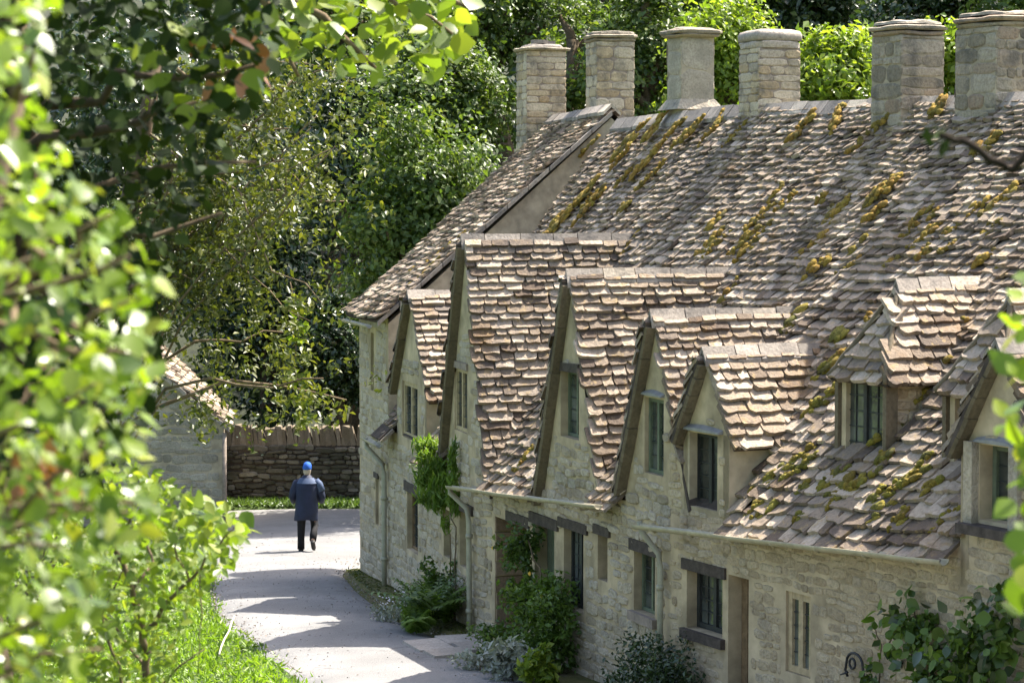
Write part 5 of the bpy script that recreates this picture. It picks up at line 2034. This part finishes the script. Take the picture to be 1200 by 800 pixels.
fern('fern', 'spiky bright green fern at the wall foot left of the pale pipe', gz(a(-1.75, -.3, 0)), 26, .62, 'leaf_shrub', .09, 'ferns at the foot of the wall')
fern('fern', 'largest arching fern beside the deep doorway', gz(a(-.35, -.55, 0)), 40, .95, 'leaf_shrub', .11, 'ferns at the foot of the wall')
fern('fern', 'yellow green fern behind the largest one, against the boarded window', gz(a(-.75, -.22, 0)), 24, 1.0, 'leaf_fern', .08, 'ferns at the foot of the wall')
fern('hosta', 'broad leaved hosta in front of the largest fern', gz(a(.0, -.8, 0)), 18, .5, 'leaf_fern', .2, None)
pl = plant('garden_shrub', 'dark leafy shrub behind the ferns under the boarded window', gz(a(-1.05, -.3, 0)), [(gz(a(-1.05, -.25, 0)) + UP * .5, (.4, .22, .45), 26)], .09, 'leaf_shrub')
pl = plant('flowering_plant', 'low grey green plant with tiny white flowers at the road edge', gz(a(-1.5, -.75, 0)), [(gz(a(-1.5, -.75, 0)) + UP * .18, (.4, .2, .18), 22)], .06, 'leaf_grey')
for i in range(26):
    m_ = MB()
    p_ = gz(a(-1.5 + rnd.uniform(-.4, .4), -.75 + rnd.uniform(-.25, .2), 0)) + UP * rnd.uniform(.2, .42)
    m_.add([p_ + V((.018 * math.cos(k * 1.26), .018 * math.sin(k * 1.26), .006 * (k % 2))) for k in range(5)] + [p_ + UP * .015], [(k, (k + 1) % 5, 5) for k in range(5)])
    m_.build('flower', MT['whiteflower'], pl)
b = fB.p
ro = plant('climbing_rose', 'climbing rose with a few yellow flowers trained round the second door', gz(b(2.4, -.15, 0)),
           [(b(2.75, -.22, 1.62), (.34, .14, .32), 26), (b(2.62, -.2, 1.1), (.18, .12, .4), 10), (b(3.75, -.35, 1.0), (.5, .26, .5), 52), (b(3.95, -.4, .55), (.5, .28, .5), 46), (b(4.2, -.38, .95), (.3, .2, .42), 24), (b(3.3, -.4, .35), (.4, .3, .4), 24)],
           .085, 'leaf_shrub', stem=[[gz(b(2.5, -.12, 0)), b(2.52, -.12, .9), b(2.7, -.18, 1.7)], [gz(b(3.5, -.2, 0)), b(3.5, -.15, .7), b(3.2, -.15, 1.3), b(2.8, -.18, 1.7)], [gz(b(3.9, -.25, 0)), b(3.8, -.2, .8), b(4.2, -.2, 1.4)]], stem_r=.022)
for (s, z) in ((2.0, 1.5), (2.45, 1.55), (3.75, 1.42), (3.6, 1.1), (3.42, .85), (4.2, 1.2)):
    m_ = MB()
    c_ = b(s, -.5 if s > 3 else -.38, z)
    for ring, (r_, zz) in enumerate(((.03, 0), (.022, .015))):
        m_.add([c_ + fB.d * r_ * math.cos(k * 1.047 + ring) + UP * r_ * math.sin(k * 1.047 + ring) - fB.n * zz for k in range(6)] + [c_ - fB.n * (zz - .012)], [(k, (k + 1) % 6, 6) for k in range(6)])
    m_.build('rose_bloom', MT['flower'], ro)
plant('garden_shrub', 'rounded dark green shrub at the foot of the climbing rose', gz(b(2.75, -.55, 0)), [(gz(b(2.75, -.55, 0)) + UP * .3, (.42, .3, .36), 36)], .08, 'leaf_shrub', group=None)
plant('silver_plant', 'grey leaved plant below the rose at the bottom edge', gz(b(4.1, -.85, 0)), [(gz(b(4.1, -.85, 0)) + UP * .25, (.42, .25, .24), 30)], .12, 'leaf_grey', aspect=.4)
plant('leafy_plant', 'lime green rosette at the bottom edge right of the grey plant', gz(b(4.75, -.75, 0)), [(gz(b(4.75, -.75, 0)) + UP * .25, (.26, .2, .24), 20)], .12, 'leaf_lime')
plant('leafy_plant', 'small white edged plant at the bottom left of the grey one', gz(b(3.3, -1.0, 0)), [(gz(b(3.3, -1.0, 0)) + UP * .16, (.4, .2, .18), 24)], .07, 'leaf_grey')
c_ = fC.p
plant('evergreen_bush', 'dark clipped bush below the leaded ground floor window', gz(c_(.35, -.45, 0)), [(c_(.25, -.4, .75), (.5, .36, .62), 70), (c_(.75, -.35, .75), (.35, .3, .55), 40)], .06, 'leaf_deep', cat='bush', per=40)
plant('ivy', 'leafy ivy spray climbing beside the iron hook', gz(c_(4.0, -.12, 0)), [(c_(4.15, -.14, .98), (.14, .08, .4), 14), (c_(4.2, -.12, 1.5), (.1, .05, .25), 4)], .09, 'leaf_shrub', stem=[[gz(c_(4.1, -.05, 0)), c_(4.15, -.05, 1.2), c_(4.22, -.06, 1.75), c_(4.1, -.08, 1.92)]], per=12)
wc = plant('wall_creeper', 'large green creeper spreading over the wall under the gutter end', gz(c_(4.9, -.15, 0)),
      [(c_(5.5, -.12, 1.4), (.6, .06, .55), 50), (c_(5.9, -.12, 2.0), (.55, .06, .55), 44), (c_(5.0, -.1, 1.9), (.3, .05, .35), 16)], .09, 'leaf_shrub',
      stem=[[gz(c_(4.95, -.1, 0)), c_(4.95, -.1, 1.2), c_(4.8, -.1, 2.2)], [gz(c_(5.4, -.1, 0)), c_(5.4, -.1, 1.4), c_(5.8, -.12, 2.2)], [c_(4.8, -.1, 2.0), c_(4.5, -.1, 1.95), c_(4.4, -.1, 1.8)], [c_(5.2, -.1, 1.6), c_(5.6, -.12, 1.9), c_(6.0, -.12, 2.5)]], stem_r=.016, per=14, aspect=.8)
LP = []
for cc_, rr_, k_ in [(c_(4.75, -.2, 2.1), (.38, .1, .28), 70), (c_(5.2, -.22, 1.75), (.42, .12, .42), 95), (c_(5.85, -.25, 1.9), (.5, .15, .55), 130), (c_(5.45, -.28, 1.2), (.45, .18, .45), 120), (c_(6.3, -.25, 2.2), (.4, .14, .7), 150), (c_(6.1, -.3, 1.4), (.4, .2, .5), 110), (c_(4.5, -.12, 1.75), (.16, .06, .2), 16), (c_(4.95, -.25, 1.0), (.25, .1, .4), 45)]:
    LP += [V(p) for p in ellipsoid_points(cc_, rr_, k_, .2)]
leaf_objects(LP, .12, 'leaf_shrub', wc, 290, face=(-.9, -.8, .4), up=.3, mats=['leaf_shrub', 'leaf_shrub', 'leaf_mid', 'leaf_fern', 'leaf_deep'])

# iron hook on the wall
hk = empty('iron_hook', c_(3.7, -.04, 1.2), 'black iron curled hook standing off the wall by the ivy spray', 'hook')
m_ = MB()
pts = [c_(3.97, -.06, .9), c_(3.96, -.08, 1.35)]
for k in range(9):
    an = math.pi * k / 8
    pts.append(c_(3.82 + .14 * math.cos(an), -.1, 1.5 + .11 * math.sin(an)))
pts += [c_(3.66, -.1, 1.42), c_(3.70, -.1, 1.36)]
m_.tube(pts, .014, 8)
m_.build('arm', MT['iron'], hk)
m_ = MB()
m_.tube([c_(3.78 + .05 * math.cos(k * .5236), -.1, 1.5 + .05 * math.sin(k * .5236)) for k in range(13)], .013, 6)
m_.build('ring', MT['iron'], hk)
m_ = MB()
m_.tube([c_(3.7, -.1, 1.40), c_(3.6, -.12, 1.36)], [.014, .006], 6)
m_.build('spur', MT['iron'], hk)

# door slabs
st = empty('doorstep', gz(b(1.6, -.5, 0)), 'worn flagstones in front of the deep doorway', 'doorstep')
for (s, w, ls, lw) in ((.95, -.42, .62, .7), (1.62, -.4, .66, .68), (1.3, -1.05, .8, .5), (2.0, -1.0, .5, .55)):
    m_ = MB()
    q = b(s, w, 0)
    q.z = zg(q.x, q.y) + .10
    o8 = []
    for zz, f in ((-.08, 1), (.02, .97)):
        o8 += [q + fB.d * x * ls / 2 * f + fB.n * y * lw / 2 * f + UP * zz + UP * rnd.uniform(-.008, .008) for x, y in ((-1, -1), (1, -1), (1, 1), (-1, 1))]
    m_.hexa(o8)
    m_.build('flagstone', MT['flag'], st)

# lawn
N = 26000
x_ = nrg.uniform(-9.5, -1.6, N)
y_ = nrg.uniform(27.5, 42, N)
edge = np.interp(y_, [27.5, 30, 32.8, 36, 39.4, 43], [-1.9, -2.75, -3.6, -4.5, -4.95, -5.35])
k_ = x_ < edge + nrg.normal(0, .11, N)
x_, y_ = x_[k_], y_[k_]
pts = np.array([(x, y, zg(x, y) + .03) for x, y in zip(x_, y_)])
leaves('lawn', pts, .13, 'grass', None, V((-5, 34, 0)), kind='stuff', droop=-1.6, aspect=.25, nbias=(0, -.6, .2))
# grass at the foot of the boundary wall and moss along the cottages
N = 5000
x_ = nrg.uniform(-9, 1, N)
y_ = nrg.uniform(55.7, 57.0, N)
pts = np.array([(x, y, zg(x, y) + .15) for x, y in zip(x_, y_)])
leaves('verge_grass', pts, .18, 'leaf_shrub', None, V((-4, 56.3, -1)), kind='stuff', droop=-1.4, aspect=.25, nbias=(0, -.6, .2))
N = 3500
t_ = nrg.uniform(0, 1, N)
y_ = 30 + 12.3 * t_
xe = np.interp(y_, [30.3, 32.6, 35.8, 39.4, 42.3], [0.15, -.7, -1.7, -2.45, -2.95])
xw = np.interp(y_, [30.5, 33.6, 37, 42.4], [.5, -.62, -1.4, -2.75])
f_ = nrg.uniform(0, 1, N) ** 2
x_ = xe + (xw - xe) * (.05 + .95 * (1 - f_))
pts = np.array([(x, y, zg(x, y) + .11) for x, y in zip(x_, y_)])
leaves('moss_tufts', pts, .05, 'leaf_olive', None, V((-1.5, 36, -.1)), kind='stuff', droop=-.6, aspect=.5, nbias=(0, 0, .8))
m_ = MB()
p0, p1 = at(275, 757, 33.9), at(257, 800, 31.2)
p0.z, p1.z = zg(p0.x, p0.y) + .25, zg(p1.x, p1.y) + .1
m_.tube(wiggle(p1, p0, 5, .006), .014, 6)
props(m_.build('garden_cane', MT['rope'], None), 'thin pale cane lying on the lawn by the road edge', 'cane')


# ------------------------------------------------------------------ foreground foliage
def poly_points(poly, n, y0, y1):
    """random points whose outline follows a polygon, spread over a real depth range"""
    xs_, ys_ = [p[0] for p in poly], [p[1] for p in poly]
    out = []
    while len(out) < n:
        x, y = rnd.uniform(min(xs_), max(xs_)), rnd.uniform(min(ys_), max(ys_))
        ins = False
        j = len(poly) - 1
        for i in range(len(poly)):
            xi, yi = poly[i]
            xj, yj = poly[j]
            if (yi > y) != (yj > y) and x < (xj - xi) * (y - yi) / (yj - yi) + xi:
                ins = not ins
            j = i
        if ins:
            out.append(at(x, y, rnd.uniform(y0, y1)))
    return out


# bright bush nearest the camera
t = empty('leafy_bush', V((-1.5, 4.3, zg(-1.5, 4.3))), 'nearest bush with bright out of focus leaves down the left edge', 'bush')
m_ = MB()
root = V((-1.5, 4.3, zg(-1.5, 4.3) - .1))
main = branch(m_, root, at(20, 120, 4.3), .04, .015, 7, .03, 8)
m_.build('stem', MT['bark'], t)
for (px, py, y_) in ((150, 300, 4.0), (170, 420, 4.2), (120, 520, 3.9), (150, 600, 4.3), (90, 720, 4.1), (60, 250, 4.0), (40, 60, 4.2), (165, 350, 3.9), (130, 250, 4.1), (180, 590, 4.1), (110, 450, 4.0), (70, 640, 4.0), (120, 760, 4.2), (60, 380, 3.9)):
    m_ = MB()
    s0_ = min(main, key=lambda q: abs(q.z - (at(px, py, y_).z - .12)))
    branch(m_, s0_, at(px, py, y_), .012, .003, 5, .05, 6)
    m_.build('branch', MT['twig'], t)
poly = [(-160, -60), (70, -60), (55, 60), (40, 120), (70, 190), (120, 215), (165, 270), (182, 330), (178, 430), (165, 500), (185, 560), (190, 610), (150, 640), (120, 680), (100, 740), (110, 860), (-160, 860)]
leaf_objects(poly_points(poly, 2300, 3.7, 5.0), .042, 'leaf_bright', t, 290, face=(.9, -.6, .5), aspect=.85, mats=['leaf_bright', 'leaf_bright', 'leaf_bright', 'leaf_lime', 'leaf_shrub'])
leaf_objects(poly_points([(20, 510), (85, 520), (80, 600), (25, 610)], 16, 4.6, 4.9), .07, 'copper', t, 20)

# dark ivy-grown tree behind it
t = empty('ivy_tree', V((-2.1, 8.6, zg(-2.1, 8.6))), 'tree grown over with dark ivy at the upper left', 'tree')
m_ = MB()
branch(m_, (-2.1, 8.6, zg(-2.1, 8.6) - .2), (-1.75, 8.5, 8.5), .22, .14, 8, .02, 10)
m_.build('trunk', MT['bark'], t)
for (px, py, y_, r_) in ((230, 120, 8.3, .03), (320, 70, 8.2, .025), (260, 250, 8.6, .02), (180, 330, 8.5, .02), (300, 190, 8.8, .018)):
    m_ = MB()
    branch(m_, (-1.85, 8.5, at(px, py, y_).z - .2), at(px, py, y_), r_, .006, 6, .05, 7)
    m_.build('branch', MT['bark'], t)
poly = [(-120, -80), (340, -80), (325, 60), (300, 110), (270, 160), (255, 215), (215, 270), (190, 320), (180, 480), (120, 560), (-120, 600)]
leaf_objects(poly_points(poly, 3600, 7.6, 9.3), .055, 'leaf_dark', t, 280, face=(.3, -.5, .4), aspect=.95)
leaf_objects(poly_points([(160, 30), (335, 10), (320, 110), (260, 150), (150, 90)], 55, 7.6, 8.2), .07, 'leaf_maple', t, 60, face=(.4, -.6, .6))
leaf_objects(poly_points([(200, 30), (330, 40), (310, 100), (230, 110)], 12, 7.7, 8.2), .08, 'copper', t, 12)
# its unseen upper crown above the picture, filled out to shade the ivy
top_ = [(x, y, z) for x, y, z in zip(nrg.uniform(-2.8, 1.2, 150), nrg.uniform(5.8, 9.5, 150), nrg.uniform(7.6, 10.5, 150))]
p_, d_ = clumps(top_, 24, (.32, .32, .28))
leaves('shading_crown', p_, .14, 'leaf_dark', t, V((-1, 8, 8)), kind='stuff', aspect=.8)

# twiggy shrub lower left
t = empty('twiggy_shrub', V((-1.75, 11.2, zg(-1.75, 11.2))), 'thin twiggy shrub with small yellow green leaves at the lower left', 'shrub')
tw = lambda *q: [at(x, y, Y) for x, y, Y in q]
paths = [([(178, 860, 11.2), (170, 780, 11.1), (166, 730, 11), (155, 690, 10.9), (135, 645, 10.9), (115, 600, 10.9)], .022),
         ([(166, 740, 11), (195, 705, 10.8), (222, 680, 10.7), (235, 668, 10.6), (262, 630, 10.5)], .012),
         ([(155, 690, 10.9), (180, 660, 11), (170, 630, 11.1), (140, 615, 11)], .009), ([(170, 780, 11.1), (140, 740, 11.2), (100, 700, 11.3)], .008),
         ([(150, 860, 11.4), (140, 780, 11.3), (120, 720, 11.3), (90, 660, 11.3)], .01), ([(235, 668, 10.6), (237, 720, 10.6), (232, 790, 10.6)], .004),
         ([(222, 680, 10.7), (205, 640, 10.7), (215, 590, 10.8)], .006), ([(130, 640, 10.9), (160, 590, 10.8), (190, 560, 10.7)], .008), ([(262, 630, 10.5), (280, 612, 10.5)], .004),
         ([(178, 820, 11.2), (210, 780, 11), (240, 760, 11)], .006), ([(115, 600, 10.9), (140, 540, 10.9), (170, 490, 11), (200, 460, 11)], .007), ([(120, 720, 11.3), (150, 650, 11.2), (165, 560, 11.1)], .006)]
for pth, r_ in paths:
    m_ = MB()
    q = tw(*pth)
    w_ = []
    for a_, b_ in zip(q[:-1], q[1:]):
        w_ += wiggle(a_, b_, 3, .04)[:-1]
    w_.append(q[-1])
    m_.tube(w_, [r_ * (1 - .65 * i / len(w_)) for i in range(len(w_))], 6)
    m_.build('stem' if r_ > .01 else 'twig', MT['twig'], t)
poly = [(60, 560), (150, 540), (215, 570), (250, 590), (292, 605), (285, 640), (262, 665), (245, 680), (215, 720), (200, 800), (190, 860), (0, 860), (0, 640)]
leaf_objects(poly_points(poly, 3600, 10.2, 12.6), .055, 'leaf_maple', t, 290, face=(.3, -.6, .5), aspect=.7)
leaf_objects(poly_points([(205, 560), (285, 600), (290, 640), (240, 650), (200, 610)], 60, 10.2, 10.8), .07, 'leaf_lime', t, 60, face=(.3, -.6, .5), aspect=.9)

# maple branch hanging in at the top
t = empty('maple_tree', V((-4.4, 12.6, zg(-4.4, 12.6))), 'maple whose bright hanging branches enter at the top left of centre', 'tree')
m_ = MB()
branch(m_, (-4.4, 12.6, zg(-4.4, 12.6) - .2), (-3.4, 12.4, 8.4), .17, .09, 8, .02, 9)
m_.build('trunk', MT['bark'], t)
for q in ([(-3.4, 12.4, 8.3), at(250, -70, 12.2), at(420, -30, 12), at(530, 40, 11.9)], [at(250, -70, 12.2), at(380, 20, 12.1), at(440, 80, 12)], [at(420, -30, 12), at(500, -10, 12.2), at(560, 10, 12.3)], [at(250, -70, 12.2), at(330, 30, 12.3), at(350, 90, 12.3)]):
    m_ = MB()
    w_ = []
    for a_, b_ in zip(q[:-1], q[1:]):
        w_ += wiggle(a_, b_, 4, .03)[:-1]
    w_.append(V(q[-1]))
    m_.tube(w_, [.03 * (1 - .8 * i / len(w_)) for i in range(len(w_))], 7)
    m_.build('branch', MT['twig'], t)
poly = [(310, -40), (560, -40), (548, 30), (530, 75), (500, 92), (475, 62), (450, 95), (425, 60), (400, 85), (380, 50), (350, 75), (320, 40)]
leaf_objects(poly_points(poly, 330, 11.4, 12.8), .10, 'leaf_maple', t, 290, face=(.3, -.5, .7), droop=1.0)

# olive twiggy tree in the middle distance
t = empty('thin_leaved_tree', V((-5.2, 24, zg(-5.2, 24))), 'loose olive green tree with drooping twigs between the ivy tree and the cottages', 'tree')
m_ = MB()
tk = branch(m_, (-5.2, 24, zg(-5.2, 24) - .2), at(185, 60, 24), .16, .07, 8, .03, 9)
m_.build('trunk', MT['bark'], t)
ends = []
for i in range(34):
    a_ = at(rnd.uniform(150, 260), rnd.uniform(0, 400), 24 + rnd.uniform(-1, 1))
    s0_ = tk[rnd.randrange(3, 9)]
    e_ = at(rnd.uniform(200, 425), rnd.uniform(70, 470), 24 + rnd.uniform(-1.6, 1.6))
    if e_.z < s0_.z - 2.5 or (proj(e_)[0] < 300 and proj(e_)[1] > 385): continue
    m_ = MB()
    mid_ = s0_.lerp(e_, .55) + UP * rnd.uniform(.1, .5)
    q = wiggle(s0_, mid_, 4, .05)[:-1] + wiggle(mid_, e_, 4, .06)
    r_ = rnd.uniform(.012, .028)
    m_.tube(q, [r_ * (1 - .75 * k / len(q)) for k in range(len(q))], 5)
    m_.build('branch', MT['twig'], t)
    ends += [V(x) for x in q[3:]]
C_ = []
for e_ in ends:
    for _ in range(5):
        C_.append(e_ + V((rnd.gauss(0, .22), rnd.gauss(0, .25), rnd.gauss(-.08, .22))))
p_, d_ = clumps(C_, 14, (.17, .17, .16))
leaves('crown', p_, .075, 'leaf_olive', t, at(300, 250, 24), droop=.7, aspect=.5)
# pale ivy trail hanging before the dark trees
t = empty('ivy_trail', V(at(352, 500, 55)), 'pale green ivy trail hanging in front of the dark evergreen above the wall', 'ivy')
pth = [at(340, 330, 55), at(352, 380, 55), at(345, 430, 55), at(356, 470, 55), at(352, 498, 55)]
m_ = MB()
m_.tube([q for a_, b_ in zip(pth[:-1], pth[1:]) for q in wiggle(a_, b_, 3, .03)[:-1]], .015, 5)
m_.build('stem', MT['twig'], t)
p_, d_ = clumps([a_.lerp(b_, rnd.random()) for a_, b_ in zip(pth[:-1], pth[1:]) for _ in range(5)], 5, (.22, .15, .2))
leaves('foliage', p_, .26, 'leaf_lime', t, pth[2], aspect=.8)

# branch at the right edge
t = empty('hazel_bush', V((1.75, 5.2, zg(1.75, 5.2))), 'blurred hazel spray and dark twig reaching in at the right edge', 'bush')
m_ = MB()
tk = branch(m_, (1.75, 5.2, zg(1.75, 5.2) - .1), (1.45, 5.1, 6.9), .03, .012, 8, .02, 8)
m_.build('stem', MT['bark'], t)
for q in ([(1.6, 5.15, 5.6), at(1250, 600, 5.1), at(1200, 560, 5)], [(1.55, 5.1, 5.9), at(1240, 480, 5), at(1195, 420, 4.95)], [(1.45, 5.1, 6.4), at(1260, 120, 5), at(1185, 200, 5), at(1135, 168, 5), at(1100, 158, 5)]):
    m_ = MB()
    w_ = []
    for a_, b_ in zip(q[:-1], q[1:]):
        w_ += wiggle(a_, b_, 4, .03)[:-1]
    w_.append(V(q[-1]))
    m_.tube(w_, [.014 * (1 - .55 * i / len(w_)) for i in range(len(w_))], 7)
    m_.build('branch', MT['darkbark'], t)
leaf_objects(poly_points([(1198, 330), (1250, 300), (1270, 740), (1200, 720), (1178, 650), (1190, 560), (1172, 500), (1186, 420)], 150, 4.7, 5.6), .06, 'leaf_bright', t, 150, face=(-.3, -.8, .3), aspect=.85)
leaf_objects(poly_points([(1085, 145), (1112, 148), (1115, 172), (1090, 170)], 5, 4.9, 5.1), .045, 'leaf_dark', t, 5)

# fallen leaves and grit along the road edges
N = 900
t_ = nrg.uniform(0, 1, N)
y_ = 29.5 + 24 * t_
xl = np.interp(y_, [30, 32.8, 36, 39.4, 43, 47.5, 53], [-2.75, -3.6, -4.5, -4.95, -5.35, -5.9, -6.9])
xr = np.interp(y_, [30.2, 32.6, 35.8, 39.6, 42.4, 46.5, 50], [0.1, -.75, -1.75, -2.5, -2.95, -2.2, .5])
e_ = np.where(nrg.uniform(0, 1, N) < .5, nrg.exponential(.05, N), 1 - nrg.exponential(.06, N))
e_ = np.clip(e_, .02, .98)
pts = np.array([(l + (r_ - l) * e, y, zg(l + (r_ - l) * e, y) + .085) for l, r_, e, y in zip(xl, xr, e_, y_)])
leaves('leaf_litter', pts, .045, 'dead', None, V((-3, 40, -.3)), kind='stuff', nbias=(0, 0, 4), aspect=.6)
N = 2500
y_ = nrg.uniform(29.5, 50, N)
xl = np.interp(y_, [30, 32.8, 36, 39.4, 43, 47.5, 53], [-2.75, -3.6, -4.5, -4.95, -5.35, -5.9, -6.9])
xr = np.interp(y_, [30.2, 32.6, 35.8, 39.6, 42.4, 46.5, 50], [0.1, -.75, -1.75, -2.5, -2.95, -2.2, .5])
e_ = nrg.beta(.3, .3, N)
pts = np.array([(l + (r_ - l) * e, y, zg(l + (r_ - l) * e, y) + .085) for l, r_, e, y in zip(xl, xr, e_, y_)])
leaves('grit', pts, .022, 'grit', None, V((-3, 38, -.3)), kind='stuff', nbias=(0, 0, 1.5), aspect=.9)
